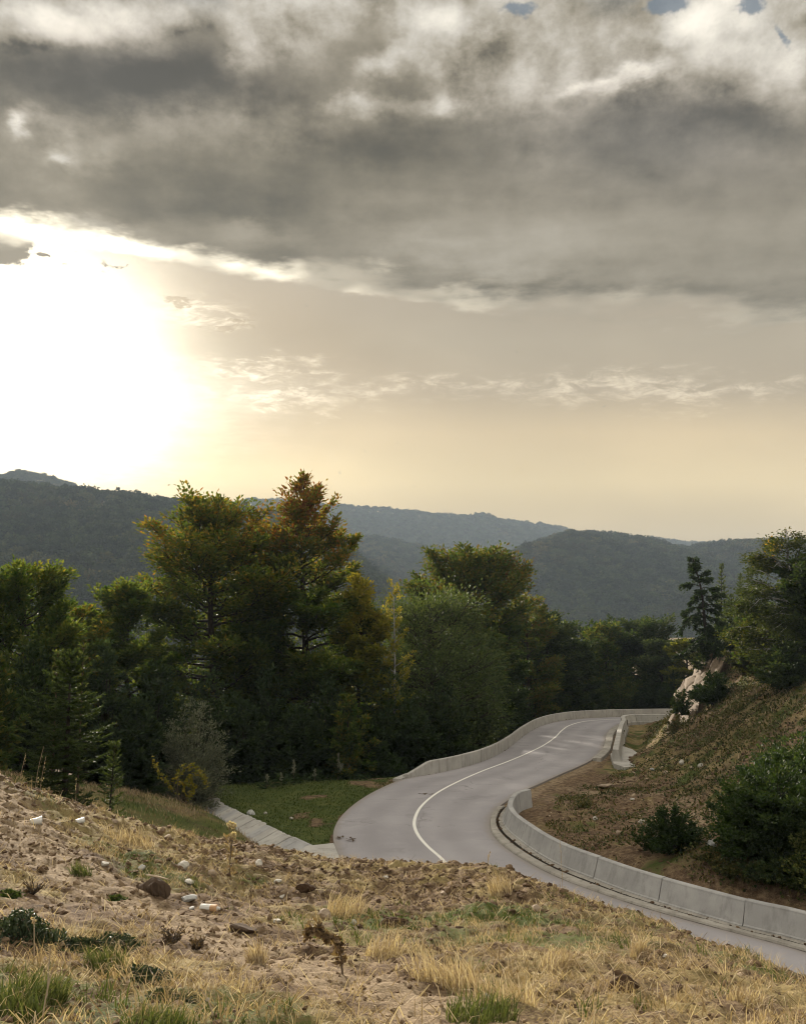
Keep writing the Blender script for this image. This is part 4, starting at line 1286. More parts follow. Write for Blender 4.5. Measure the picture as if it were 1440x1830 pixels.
def build_outcrop():
    """slanting beds of rock: each bed is a thick uneven slab, stepped back from the one below"""
    c = at(1222, 1245, 71)
    root = empty('rock_outcrop', (c[0], c[1], gz(c[0] - 2, 71)))
    tag(root, 'steep pale brown rock outcrop with slanting ledges at the road bend', 'rock')
    O = np.array(root.location)
    rng = np.random.default_rng(4)
    foot, top = at(1196, 1306, 70), at(1258, 1172, 73)
    ax = top - foot; L = np.linalg.norm(ax)
    ua = ax / L
    un = np.array([-ua[2], 0, ua[0]]); un /= np.linalg.norm(un)      # out of the face, up and to the left
    ud = np.cross(ua, un)
    for k in range(54):
        t = .08 + .92 * rng.random(); lay = rng.integers(0, 4)
        ln = (.7 + 1.2 * rng.random()); th = .16 + .30 * rng.random(); dp = .7 + 1.0 * rng.random()
        V, F = chop_rock(40 + k, (ln, dp, th), 18, 2, .004)
        # long axis along the face, thin across the bedding, beds tipped a little off the face
        tip = -.06 + .40 * rng.random()
        A = ua * math.cos(tip) + un * math.sin(tip); N = un * math.cos(tip) - ua * math.sin(tip)
        W = V[:, :1] * A + V[:, 1:2] * ud + V[:, 2:3] * N
        p = foot + ua * L * (.02 + .96 * t) + ud * (rng.random() - .5) * 3.4 - un * (.05 + .26 * lay + .3 * rng.random())
        np_obj('rock_face', W + p - O, [F], M['rock'], root)
    for px, py, Y, sx, sy, sz, tl in [(1240, 1238, 72.5, 1.3, 3.0, 4.3, .50), (1222, 1272, 71.5, 1.0, 2.6, 2.6, .46), (1256, 1206, 74, 1.3, 2.6, 2.4, .55)]:
        V, F = chop_rock(int(px), (sx, sy, sz), 16, 4, .05)
        np_obj('rock_face', roty(V, tl) + at(px, py, Y) + np.array([2.1, .3, -.7]) - O, [F], M['rock'], root)
build_outcrop()

# ------------------------------------------------------------------ trees left of the road and beyond it
GL = 'trees beyond the road'
RB = dict(rise=.30, upturn=.34, flat=.40)
place('beech_tree', 'tall broad beech tree with a lopsided dull green crown and stray twigs on top', 'tree', 388, 893, 66, 132, 'beech', prof='broad', n_leaf=32000, nprim=84, t0=.06, leaf=(.36, .19), trunk=.36, tint=(.08, .38, .20), top_tint=.24, ragged=.42, gap=.10, puff=.44, group=GL, **RB)
place('beech_tree', 'tallest beech tree, layered pointed crown turning rusty orange at its open top', 'tree', 540, 840, 68, 140, 'beech', prof='spire', n_leaf=42000, nprim=84, t0=.06, leaf=(.36, .18), trunk=.36, tint=(.06, .36, .20), top_tint=.54, ragged=.28, gap=.08, puff=.40, group=GL, rise=.24, upturn=.50, flat=.34)
place('beech_tree', 'golden orange beech crown wedged between the two tallest trees', 'tree', 452, 925, 72, 70, 'beech', prof='beech', n_leaf=14000, nprim=46, t0=.2, leaf=(.36, .19), trunk=.26, tint=(.30, .40, .2), top_tint=.28, group=GL, **RB)
place('beech_tree', 'bright yellow green beech leaning out right of the tallest tree', 'tree', 640, 1026, 67, 66, 'yellow_leaf', prof='column', n_leaf=12000, nprim=46, t0=.25, leaf=(.34, .17), trunk=.2, tint=(.0, .42, .18), top_tint=.3, group=GL, rise=.1, upturn=.3, flat=.35)
place('beech_tree', 'mid green beech with feathery tips at the left shoulder of the tall trees', 'tree', 232, 1046, 58, 88, 'beech', prof='broad', n_leaf=20000, nprim=48, t0=.05, leaf=(.32, .17), trunk=.22, tint=(.08, .34, .2), top_tint=.08, ragged=.35, group=GL, rise=.35, upturn=.45, flat=.4)
place('beech_tree', 'bushy olive green beech at the left edge with upright feathery tips', 'tree', 44, 1018, 47, 108, 'beech', prof='broad', n_leaf=24000, nprim=56, t0=.05, leaf=(.28, .14), trunk=.24, tint=(.08, .34, .2), top_tint=.06, ragged=.4, group=GL, rise=.45, upturn=.55, flat=.45)
place('beech_tree', 'small yellowish green beech between the left edge tree and the young fir', 'tree', 146, 1088, 52, 70, 'beech', prof='round', n_leaf=14000, nprim=36, t0=.05, leaf=(.28, .14), trunk=.18, tint=(.22, .36, .2), top_tint=.05, group=GL, rise=.4, upturn=.5, flat=.45)
place('beech_tree', 'tree cut by the left edge of the view, yellow green on its sunny side', 'tree', -70, 1000, 50, 90, 'beech', prof='broad', n_leaf=9000, nprim=40, t0=.1, leaf=(.32, .17), trunk=.24, tint=(.2, .36, .2), top_tint=.1, group=GL, **RB)
place('birch_sapling', 'slender pale yellow birch with bare thin twigs beside the yellow green beech', 'tree', 702, 1036, 66, 32, 'yellow_leaf', bark='bark_birch', prof='column', n_leaf=2200, nprim=26, t0=.3, leaf=(.16, .10), trunk=.10, tint=(.2, .5, .2), top_tint=.1, gap=.2, group=GL, rise=.9, upturn=.5)
place('willow_tree', 'large rounded dark grey green willow mass above the outer barrier', 'tree', 772, 1072, 73, 116, 'willow', prof='round', n_leaf=27000, nprim=80, t0=.03, leaf=(.27, .12), trunk=.3, tint=(.04, .45, .25), top_tint=.10, ragged=.15, group=GL, rise=.3, upturn=.35, flat=.9, puff=.8, vflat=1.0)
place('oak_tree', 'spreading oak with visible forked limbs rising behind the willow', 'tree', 846, 984, 88, 108, 'oak', prof='umbrella', n_leaf=21000, nprim=50, t0=.30, leaf=(.40, .24), trunk=.42, tint=(.10, .40, .25), top_tint=.22, ragged=.40, gap=.16, group=GL, rise=.55, upturn=.35, flat=.6)
place('hornbeam_tree', 'bright green bushy tree filling the gap right of the willow', 'tree', 884, 1090, 91, 58, 'shrub', prof='column', n_leaf=13000, nprim=46, t0=.03, leaf=(.32, .18), trunk=.2, tint=(.02, .40, .22), top_tint=.18, group=GL, rise=.4, upturn=.35, flat=.7)
place('hornbeam_tree', 'dull green tree with a few rusty patches, second right of the willow', 'tree', 938, 1064, 104, 56, 'oak', prof='broad', n_leaf=13000, nprim=44, t0=.05, leaf=(.36, .2), trunk=.24, tint=(.22, .40, .25), top_tint=.10, group=GL, rise=.45, upturn=.3, flat=.6)
place('hornbeam_tree', 'dark tree with a drooping crown behind the far road curve', 'tree', 976, 1092, 110, 54, 'dark_leaf', prof='broad', n_leaf=11000, nprim=42, t0=.05, leaf=(.38, .22), trunk=.26, tint=(.15, .5, .25), top_tint=.2, group=GL, rise=.4, upturn=.2, flat=.6, hang=.15)
place('pine_tree', 'dark pine with a flat ragged top behind the far barrier', 'tree', 1140, 1110, 124, 62, 'dark_leaf', prof='umbrella', n_leaf=13000, nprim=44, t0=.2, leaf=(.5, .26), trunk=.3, tint=(.1, .5, .3), top_tint=.1, ragged=.4, group=GL, rise=.4, upturn=.3)
place('hornbeam_tree', 'broad mid green tree left of the dark pine beyond the far barrier', 'tree', 1086, 1114, 120, 50, 'oak', prof='round', n_leaf=13000, nprim=48, t0=.03, leaf=(.42, .24), trunk=.26, tint=(.08, .40, .25), top_tint=.06, group=GL, rise=.4, upturn=.25, flat=.7)
place('hornbeam_tree', 'rounded olive tree right of the dark pine, next to the rock', 'tree', 1180, 1146, 116, 40, 'willow', prof='round', n_leaf=10000, nprim=42, t0=.03, leaf=(.38, .2), trunk=.24, tint=(.15, .40, .25), group=GL, rise=.4, upturn=.25, flat=.7)
place('hornbeam_tree', 'sunlit yellow green tree peeping out behind the rock', 'tree', 1228, 1146, 112, 34, 'yellow_leaf', prof='broad', n_leaf=9000, nprim=36, t0=.03, leaf=(.34, .2), trunk=.22, tint=(.0, .36, .15), group=GL, rise=.4, upturn=.25, flat=.7)
place('hornbeam_tree', 'low dark tree filling the dip left of the broad mid green tree', 'tree', 1026, 1146, 112, 44, 'dark_leaf', prof='round', n_leaf=9000, nprim=38, t0=.03, leaf=(.40, .22), trunk=.22, tint=(.2, .45, .25), group=GL, rise=.4, upturn=.25, flat=.7)
for px, top, Y, hw, lab, mt in [(1062, 1214, 114, 30, 'small rounded pale green sapling above the far barrier', 'willow'), (1010, 1196, 111, 30, 'dark round bush above the start of the far curve', 'oak'), (966, 1172, 109, 44, 'tall narrow green bush behind the barrier bend', 'shrub'), (916, 1206, 96, 36, 'mid green bush hanging over the outer barrier', 'shrub'),
                                (1110, 1190, 115.5, 36, 'wide dark bush behind the middle of the far barrier', 'oak'), (1160, 1204, 114.5, 30, 'low dark bush behind the right end of the far barrier', 'dark_leaf'), (1206, 1200, 111, 26, 'yellowish bush at the foot of the rock behind the far barrier', 'shrub'), (870, 1196, 81, 44, 'loose light green willow bush under the oak', 'willow'), (1038, 1236, 112, 26, 'lowest pale bush directly on the far barrier', 'willow')]:
    place('bush', lab, 'bush', px, top, Y, hw, mt, prof='bush', n_leaf=6000, nprim=34, t0=.05, leaf=(.28, .15), trunk=.07, tint=(.1, .4, .25), group='bushes along the road', stems=5, rise=.5, upturn=.35, flat=.7, parts=('stems', 'foliage'), wood_sides=3)
# dark undergrowth below the tall trees
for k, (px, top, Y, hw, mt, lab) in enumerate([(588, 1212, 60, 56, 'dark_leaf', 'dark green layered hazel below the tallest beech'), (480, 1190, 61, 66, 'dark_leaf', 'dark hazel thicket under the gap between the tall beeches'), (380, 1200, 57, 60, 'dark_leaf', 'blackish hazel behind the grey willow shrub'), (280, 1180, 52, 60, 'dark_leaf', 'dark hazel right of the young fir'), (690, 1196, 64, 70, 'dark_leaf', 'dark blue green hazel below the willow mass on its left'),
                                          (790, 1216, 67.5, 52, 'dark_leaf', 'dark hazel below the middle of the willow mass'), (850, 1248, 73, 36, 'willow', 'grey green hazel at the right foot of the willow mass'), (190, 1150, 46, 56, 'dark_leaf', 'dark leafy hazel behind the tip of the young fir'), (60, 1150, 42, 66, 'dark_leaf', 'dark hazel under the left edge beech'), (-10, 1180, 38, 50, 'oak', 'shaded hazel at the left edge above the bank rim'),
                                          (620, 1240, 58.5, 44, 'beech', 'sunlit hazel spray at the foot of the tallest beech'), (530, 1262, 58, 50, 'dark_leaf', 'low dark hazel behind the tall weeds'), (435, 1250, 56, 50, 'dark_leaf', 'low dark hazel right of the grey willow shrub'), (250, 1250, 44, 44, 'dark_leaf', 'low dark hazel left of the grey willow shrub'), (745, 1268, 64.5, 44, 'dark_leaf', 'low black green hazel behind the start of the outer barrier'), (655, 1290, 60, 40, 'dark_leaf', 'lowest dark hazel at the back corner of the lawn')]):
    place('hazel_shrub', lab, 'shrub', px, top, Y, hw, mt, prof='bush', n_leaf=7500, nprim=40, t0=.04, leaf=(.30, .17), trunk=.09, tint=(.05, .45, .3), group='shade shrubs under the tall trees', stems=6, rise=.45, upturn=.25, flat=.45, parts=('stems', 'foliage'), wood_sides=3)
place('bush', 'low rounded dark bush beside the tapered end of the outer barrier', 'bush', 682, 1340, 59.5, 44, 'shrub', prof='bush', n_leaf=5000, nprim=30, t0=.05, leaf=(.20, .10), trunk=.05, tint=(.0, .4, .2), group='bushes along the road', stems=5, parts=('stems', 'foliage'), wood_sides=3)
place('fir_tree', 'young bushy fir with pale upright leader shoots behind the bank rim', 'tree', 128, 1168, 30, 84, 'spruce', kind='conifer', n_leaf=26000, whorl=.30, droop=.25, prof='column', leaf=(.17, .045), trunk=.11, tint=(.05, .62), group='conifers')
place('fir_tree', 'small dark fir sapling low at the right side of the young fir', 'tree', 206, 1330, 27, 26, 'spruce', kind='conifer', n_leaf=5000, whorl=.2, droop=.2, prof='column', leaf=(.12, .035), trunk=.04, tint=(.1, .7), group='conifers')
for px, top, lab in [(104, 1166, 'thin pale leader shoot left of the fir tip'), (150, 1150, 'tallest spiky leader shoot right of the fir tip')]:
    place('fir_sapling', lab, 'sapling', px, top, 30.6, 13, 'spruce', kind='conifer', n_leaf=900, whorl=.34, droop=-.3, prof='cone', leaf=(.15, .04), trunk=.035, bark='twig', tint=(.35, .6), group='fir leader shoots')
place('willow_shrub', 'pale grey green willow shrub standing out against the dark trees', 'shrub', 352, 1252, 47, 60, 'grey_leaf', prof='round', n_leaf=13000, nprim=60, t0=.05, leaf=(.17, .055), trunk=.05, tint=(.1, .5, .3), group='shrubs at the wood edge', stems=7, rise=.9, upturn=.8, flat=.9, parts=('stems', 'foliage'), wood_sides=3)

# arching briar with pale leaves catching the light
def build_briar():
    b = at(322, 1440, 41); z = gz(b[0], 41)
    root = empty('arching_briar', (b[0], 41, z)); tag(root, 'arching bramble with pale yellow leaves on looping canes by the channel end', 'bramble')
    rng = np.random.default_rng(5); tb = Tubes(); LV, LF, n = [], [], 0
    arcs = [[(322, 1440), (318, 1400), (322, 1380), (338, 1368), (356, 1374), (368, 1392), (370, 1408)], [(322, 1438), (308, 1410), (294, 1392), (282, 1376), (270, 1356)], [(322, 1440), (330, 1402), (345, 1384), (360, 1386)], [(324, 1440), (312, 1392), (328, 1376), (346, 1372), (362, 1384), (368, 1400)], [(330, 1440), (340, 1420), (346, 1405), (338, 1395)]]
    C, D = [], []
    for a in arcs:
        P = np.array([at(x, y, 41 + rng.normal() * .15) for x, y in a]) - np.array(root.location)
        P = catmull(P, .08)
        tb.add(P, np.linspace(.018, .006, len(P)), 5)
        i = rng.integers(int(len(P) * .3), len(P), 95)
        C.append(P[i] + rng.normal(size=(95, 3)) * .07); D.append(rng.normal(size=(95, 3)) + [0, 0, -.3])
    V, F = leaf_quads(rng, np.vstack(C), np.vstack(D), .16, .11, 1.0)
    w = tb.arrays()
    np_obj('canes', w[0], [w[1]], M['twig'], root); np_obj('foliage', V, [F], M['yellow_leaf'], root, attrs={'tint': .15 + .8 * rng.random(len(F))})
build_briar()
# tall seed spikes at the edge of the lawn
for k, (px, top, Y, lab) in enumerate([(530, 1358, 55, 'tall pale seed spike left of the others at the lawn edge'), (566, 1374, 56, 'short pale seed spike in the middle of the lawn edge'), (610, 1344, 57, 'tallest clump of pale seed spikes near the barrier end'), (620, 1362, 57.4, 'slim pale seed spike just right of the tallest clump'), (480, 1384, 53, 'low seed spike near the drainage channel side of the lawn edge'), (508, 1382, 54, 'low seed spike left of the tall left spike')]):
    b = at(px, top, Y); z = gz(b[0], Y); h = b[2] - z
    rng = np.random.default_rng(60 + k)
    root = empty('mullein_plant', (b[0], Y, z)); tag(root, lab, 'weed', 'seed spikes at the lawn edge')
    tb = Tubes(); C, D = [], []
    for j in range(3 if k == 2 else 1):
        o = np.array([rng.normal() * .16, rng.normal() * .16, 0]); hh = h * (1 if j == 0 else .55 + .3 * rng.random())
        tb.add(np.array([o, o + [rng.normal() * .05, 0, hh]]), [.02, .01], 5)
        m = 90; t = .45 + .55 * rng.random(m)
        C.append(o + np.c_[rng.normal(size=m) * .085 * (1.25 - t), rng.normal(size=m) * .085 * (1.25 - t), hh * t]); D.append(np.c_[rng.normal(size=m), rng.normal(size=m), .8 + 0 * t])
    V, F = leaf_quads(rng, np.vstack(C), np.vstack(D), .15, .08, 1.0)
    m = 60; c2 = np.c_[rng.normal(size=m) * .32, rng.normal(size=m) * .32, np.abs(rng.normal(size=m)) * .34]
    V2, F2 = leaf_quads(rng, c2, np.c_[c2[:, :2] * 3, .4 + 0 * c2[:, 2]], .34, .14, .5)
    w = tb.arrays()
    np_obj('stem', w[0], [w[1]], M['twig'], root); np_obj('seed_head', V, [F], M['grey_leaf'], root, attrs={'tint': .7 + .3 * rng.random(len(F))}); np_obj('leaves', V2, [F2], M['shrub'], root, attrs={'tint': .6 * rng.random(len(F2))})

# ------------------------------------------------------------------ right-hand hillside
place('spruce_tree', 'thin crooked dark spruce leaning left on top of the rock', 'tree', 1238, 992, 73, 38, 'dark_leaf', n_leaf=6500, nprim=34, prof='column', t0=.14, rise=-.1, upturn=.02, hang=.30, ragged=1.0, gap=.08, puff=.26, vflat=.5, leaf=(.36, .12), trunk=.17, group='conifers', base_px=1276, tint=(.0, .45, .1))
place('spruce_tree', 'paler slim spruce, left one of the pair behind the crooked spruce', 'tree', 1289, 1008, 88, 34, 'spruce', kind='conifer', n_leaf=9000, whorl=.45, droop=.2, leaf=(.30, .08), trunk=.15, group='conifers', tint=(.25, .6))
place('spruce_tree', 'paler slim spruce, right one of the pair behind the crooked spruce', 'tree', 1322, 1022, 90, 32, 'spruce', kind='conifer', n_leaf=8000, whorl=.45, droop=.2, leaf=(.30, .08), trunk=.15, group='conifers', tint=(.25, .6))
place('spruce_tree', 'short green spruce filling the slope between the spruces and the birch', 'tree', 1306, 1060, 80, 46, 'spruce', kind='conifer', n_leaf=11000, whorl=.4, droop=.2, leaf=(.30, .08), trunk=.15, group='conifers', tint=(.2, .55))
place('birch_tree', 'drooping birch with bare twiggy top and a few yellow leaves on the hilltop', 'tree', 1404, 940, 56, 86, 'birch', bark='bark_birch', prof='broad', n_leaf=20000, nprim=70, t0=.12, leaf=(.19, .10), trunk=.16, tint=(.0, .55, .3), top_tint=.10, ragged=.5, gap=.16, bare=.42, puff=.38, group='hilltop trees', rise=.55, upturn=.2, hang=.55, flat=.8)
place('hornbeam_tree', 'dark leafy tree at the right edge beside the birch', 'tree', 1468, 1000, 54, 78, 'dark_leaf', prof='round', n_leaf=16000, nprim=56, t0=.05, leaf=(.26, .15), trunk=.2, tint=(.1, .5, .3), group='hilltop trees', rise=.4, upturn=.3, flat=.7)
place('hornbeam_tree', 'dark green tree behind the birch on the hilltop', 'tree', 1366, 1086, 64, 54, 'oak', prof='round', n_leaf=13000, nprim=50, t0=.03, leaf=(.28, .16), trunk=.2, tint=(.02, .4, .3), group='hilltop trees', rise=.4, upturn=.3, flat=.7)
HB = dict(stems=6, parts=('stems', 'foliage'), wood_sides=3, group='bushes on the hillside')
place('bush', 'round green bush growing against the right side of the rock', 'bush', 1274, 1206, 66, 38, 'shrub', prof='bush', n_leaf=9000, nprim=44, t0=.05, leaf=(.20, .10), trunk=.06, tint=(.0, .42, .25), rise=.6, upturn=.5, flat=.8, **HB)
place('bush', 'black green bush under the crooked spruce', 'bush', 1292, 1118, 74, 46, 'dark_leaf', prof='bush', n_leaf=7000, nprim=36, t0=.05, leaf=(.26, .14), trunk=.06, tint=(.0, .5, .2), rise=.5, upturn=.3, flat=.7, **HB)
place('bush', 'small dark tuft of a bush on the very top of the rock', 'bush', 1262, 1140, 73, 26, 'dark_leaf', prof='bush', n_leaf=3500, nprim=26, t0=.05, leaf=(.20, .1), trunk=.05, tint=(.1, .6, .2), rise=.5, upturn=.3, flat=.7, **HB)
place('bush', 'dark bush below the birch trunk on the hillside', 'bush', 1412, 1150, 53, 56, 'dark_leaf', prof='bush', n_leaf=7000, nprim=36, t0=.05, leaf=(.22, .12), trunk=.06, tint=(.1, .5, .3), rise=.5, upturn=.3, flat=.7, **HB)
place('bush', 'small olive bush clinging to the middle of the rock face', 'bush', 1214, 1236, 68.6, 16, 'shrub', prof='bush', n_leaf=1800, nprim=22, t0=.05, leaf=(.16, .09), trunk=.03, tint=(.1, .5, .2), rise=.5, upturn=.3, flat=.8, base_drop=-1.2, **HB)
place('bush', 'yellowish grass bush at the lower foot of the rock', 'bush', 1206, 1284, 68, 22, 'brush', prof='bush', n_leaf=2200, nprim=22, t0=.05, leaf=(.16, .07), trunk=.03, tint=(.3, .5, .2), rise=.7, upturn=.6, flat=.8, **HB)
place('bush', 'brownish bush between the rock bush and the birch', 'bush', 1345, 1140, 66, 44, 'brush', prof='bush', n_leaf=5000, nprim=30, t0=.05, leaf=(.22, .12), trunk=.06, tint=(.0, .5, .3), rise=.5, upturn=.3, flat=.7, **HB)
place('bush', 'big dark bush behind the near barrier at the right edge', 'bush', 1380, 1356, 30.4, 108, 'shrub', prof='broad', n_leaf=20000, nprim=60, t0=.03, leaf=(.13, .085), trunk=.07, tint=(.0, .5, .4), ragged=.75, puff=.42, rise=.5, upturn=.35, flat=.8, **HB)
place('bush', 'second dark bush just above the big one at the right edge', 'bush', 1444, 1318, 35, 90, 'shrub', prof='round', n_leaf=11000, nprim=50, t0=.03, leaf=(.14, .09), trunk=.07, tint=(.05, .5, .3), ragged=.4, rise=.5, upturn=.35, flat=.8, **HB)
place('bush', 'bright green bush hugging the near barrier at the right edge', 'bush', 1432, 1490, 28.7, 62, 'shrub', prof='round', n_leaf=9000, nprim=44, t0=.03, leaf=(.115, .08), trunk=.05, tint=(.58, .5, .25), ragged=.6, puff=.45, rise=.5, upturn=.35, flat=.8, **HB)
place('bush', 'small upright dark bush behind the middle of the near barrier', 'bush', 1186, 1452, 33.5, 48, 'shrub', prof='column', n_leaf=6500, nprim=40, t0=.03, leaf=(.12, .07), trunk=.04, tint=(.0, .4, .25), ragged=.5, rise=.8, upturn=.6, flat=.8, **HB)
for px, top, Y, hw, mt, tn, lab in [(1336, 1424, 30.6, 66, 'shrub', (.0, .4, .25), 'dark leafy bush at the left flank of the big bush behind the near barrier'), (1402, 1420, 30.4, 84, 'shrub', (.0, .36, .25), 'dark bush between the big bush and the bright green one'), (1384, 1530, 29.2, 54, 'dark_leaf', (.2, .6, .2), 'low black bush directly behind the barrier left of the bright green one'), (1470, 1400, 29.5, 80, 'shrub', (.1, .4, .25), 'dark bush cut by the right edge above the bright green one'), (1404, 1344, 39, 60, 'shrub', (.1, .5, .25), 'olive bush up the slope behind the big bush'), (1320, 1560, 30.2, 44, 'brush', (.2, .5, .3), 'yellowish brown low bush beside the low black one')]:
    place('bush', lab, 'bush', px, top, Y, hw, mt, prof='round', n_leaf=9000, nprim=46, t0=.03, leaf=(.125, .08), trunk=.05, tint=tn, ragged=.35, rise=.5, upturn=.35, flat=.8, **HB)
for px, top, Y, hw, lab in [(880, 1150, 98, 50, 'dark hazel added under the rusty tree to block sun on the road'), (832, 1168, 88, 46, 'dark hazel added at the foot of the oak as a sun screen'), (930, 1150, 108, 50, 'dark hazel added behind the barrier bend to close a sun gap')]:  # hazels added to keep low sun off the far road
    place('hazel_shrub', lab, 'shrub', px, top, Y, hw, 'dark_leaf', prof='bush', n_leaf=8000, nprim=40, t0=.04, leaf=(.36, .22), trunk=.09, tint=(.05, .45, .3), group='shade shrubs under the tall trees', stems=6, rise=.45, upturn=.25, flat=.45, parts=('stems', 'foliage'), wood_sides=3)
for px, top, hw, lab in [(828, 1080, 60, 'beech added behind the oak to keep sun off the far road'), (884, 1088, 60, 'beech added behind the bright green bushy tree as a sun block'), (936, 1100, 56, 'beech added between oak and rusty tree to shade the far bend')]:  # extra beeches, mostly hidden, placed to stop sun streaks on the far bend
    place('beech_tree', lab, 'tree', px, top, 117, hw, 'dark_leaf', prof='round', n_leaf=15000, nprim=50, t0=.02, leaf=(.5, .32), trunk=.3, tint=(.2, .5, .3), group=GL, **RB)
for px, top, hw, lab in [(930, 1098, 60, 'tall dark beech added behind the tree with rusty patches for shade'), (1000, 1112, 60, 'dark beech added behind the drooping dark tree for shade'), (1052, 1122, 50, 'dark beech added left of the broad mid green tree for shade')]:  # back row added, almost unseen, to shade the far road
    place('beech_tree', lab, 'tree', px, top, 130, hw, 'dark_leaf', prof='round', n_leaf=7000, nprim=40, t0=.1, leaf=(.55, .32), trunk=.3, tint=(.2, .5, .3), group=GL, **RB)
place('bush', 'low olive bush left of the big bush above the near barrier', 'bush', 1286, 1552, 31.4, 52, 'brush', prof='bush', n_leaf=5000, nprim=34, t0=.03, leaf=(.11, .06), trunk=.04, tint=(.25, .5, .25), rise=.7, upturn=.6, flat=.8, **HB)
place('bush', 'tiny yellowish shrub on the dirt mound near the barrier end', 'bush', 1036, 1428, 45, 13, 'brush', prof='column', n_leaf=700, nprim=14, t0=.05, leaf=(.10, .04), trunk=.02, tint=(.3, .5, .2), rise=1.2, upturn=.9, **HB)

# ------------------------------------------------------------------ small growth and loose stuff
def blades(rng, x, y, z, h, w, lean, mat, name, tint, kind='stuff', parent=None, az=None, curl=.5):
    """grass blades standing at x, y, z: a bent strip with a pointed tip"""
    n = len(x)
    a = rng.random(n) * 6.283 if az is None else az
    b = rng.random(n) * 6.283
    d = np.stack([np.cos(a), np.sin(a), 0 * a], 1); s = np.stack([np.cos(b), np.sin(b), 0 * b], 1)
    P = np.stack([x, y, z], 1)
    hh = h[:, None]; ln = lean[:, None]; ww = w[:, None]
    up = np.array([[0, 0, 1.0]])
    m1 = P + hh * .55 * (up * np.cos(ln * .6) + d * np.sin(ln * .6))
    tp = m1 + hh * .5 * (up * np.cos(ln * (1 + curl)) + d * np.sin(ln * (1 + curl)))
    V = np.stack([P - s * ww, P + s * ww, m1 + s * ww * .75, m1 - s * ww * .75, tp], 1).reshape(-1, 3)
    i = np.arange(n) * 5
    t = np.clip(tint, 0, 1)
    o = np_obj(name, V, [np.stack([i, i + 1, i + 2, i + 3], 1), np.stack([i + 3, i + 2, i + 4], 1)], mat, parent, attrs={'tint': np.r_[t, t]})
    if kind:
        tag(o, kind=kind)
    return o
def in_view(rng, n, y0, y1, pw=1.0, marg=.6):
    y = y0 + (y1 - y0) * rng.random(n) ** pw
    x = (rng.random(n) * 2 - 1) * (.50 * y + marg)
    return x, y
def tufts(rng, cx, cy, per, rad):
    n = np.asarray(per)
    i = np.repeat(np.arange(len(cx)), n)
    r = rad[i] * np.sqrt(rng.random(len(i))); a = rng.random(len(i)) * 6.283
    return i, cx[i] + r * np.cos(a), cy[i] + r * np.sin(a)
_r = np.random.default_rng(77)
def on_bank(x, y):
    return bank_surface(x, y)

def bank_growth():
    r = _r
    # straw: tufts, plus flattened thatch between them
    x, y = in_view(r, 7600, 2.7, 16.2, .9)
    z, sd = on_bank(x, y); g, d, s = bank_cover(x, y)
    n4 = fbm(x, y, .9, 3, 101)
    keep = (sd < .35) & (r.random(len(x)) < np.clip(-.03 + .9 * (d - .30) + 1.9 * n4 - .30 * s - .10 * sstep(x, 1, 4), .015, .85))
    x, y = x[keep], y[keep]
    per = r.integers(6, 22, len(x)); size = .42 + .85 * r.random(len(x)) ** 2.5
    i, bx, by = tufts(r, x, y, per, .05 + .07 * r.random(len(x)))
    bz, _ = on_bank(bx, by)
    h = (.055 + .13 * r.random(len(i))) * size[i]
    az = (r.random(len(x)) * 6.283)[i] + r.normal(size=len(i)) * .9
    blades(r, bx, by, bz - .01, h, .0015 + .0017 * r.random(len(i)), .25 + .85 * r.random(len(i)), M['dry_grass'], 'dry_grass', (.15 + .7 * r.random(len(x)))[i] * .7 + .3 * r.random(len(i)), az=az)
    x, y = in_view(r, 95000, 2.7, 16.2, .9)
    z, sd = on_bank(x, y); g, d, s = bank_cover(x, y); n4 = fbm(x, y, .6, 3, 111)
    keep = (sd < .3) & (r.random(len(x)) < np.clip(.10 + .9 * (d - .25) + 1.5 * n4 - .22 * s, .06, .9))
    x, y, z = x[keep], y[keep], z[keep]
    blades(r, x, y, z + .004, .05 + .17 * r.random(len(x)) ** 1.5, .0015 + .0020 * r.random(len(x)), 1.15 + .5 * r.random(len(x)), M['dry_grass'], 'straw_litter', r.random(len(x)) ** 1.2, curl=.25)
    # green grass
    x, y = in_view(r, 3600, 2.7, 15, .85)
    z, sd = on_bank(x, y); g, d, s = bank_cover(x, y); n4 = fbm(x, y, .7, 3, 121)
    keep = (sd < .2) & (r.random(len(x)) < np.clip(.06 + 1.2 * (g - .40) + 1.4 * n4 - .4 * s, .0, .9))
    x, y = x[keep], y[keep]
    per = r.integers(8, 30, len(x))
    i, bx, by = tufts(r, x, y, per, .04 + .09 * r.random(len(x)))
    bz, _ = on_bank(bx, by)
    blades(r, bx, by, bz - .01, (.04 + .10 * r.random(len(i))) * (.6 + .7 * r.random(len(x)))[i], .0024 + .0024 * r.random(len(i)), .2 + .9 * r.random(len(i)), M['green_grass'], 'green_grass', (.1 + .6 * r.random(len(x)))[i] * .7 + .35 * r.random(len(i)))
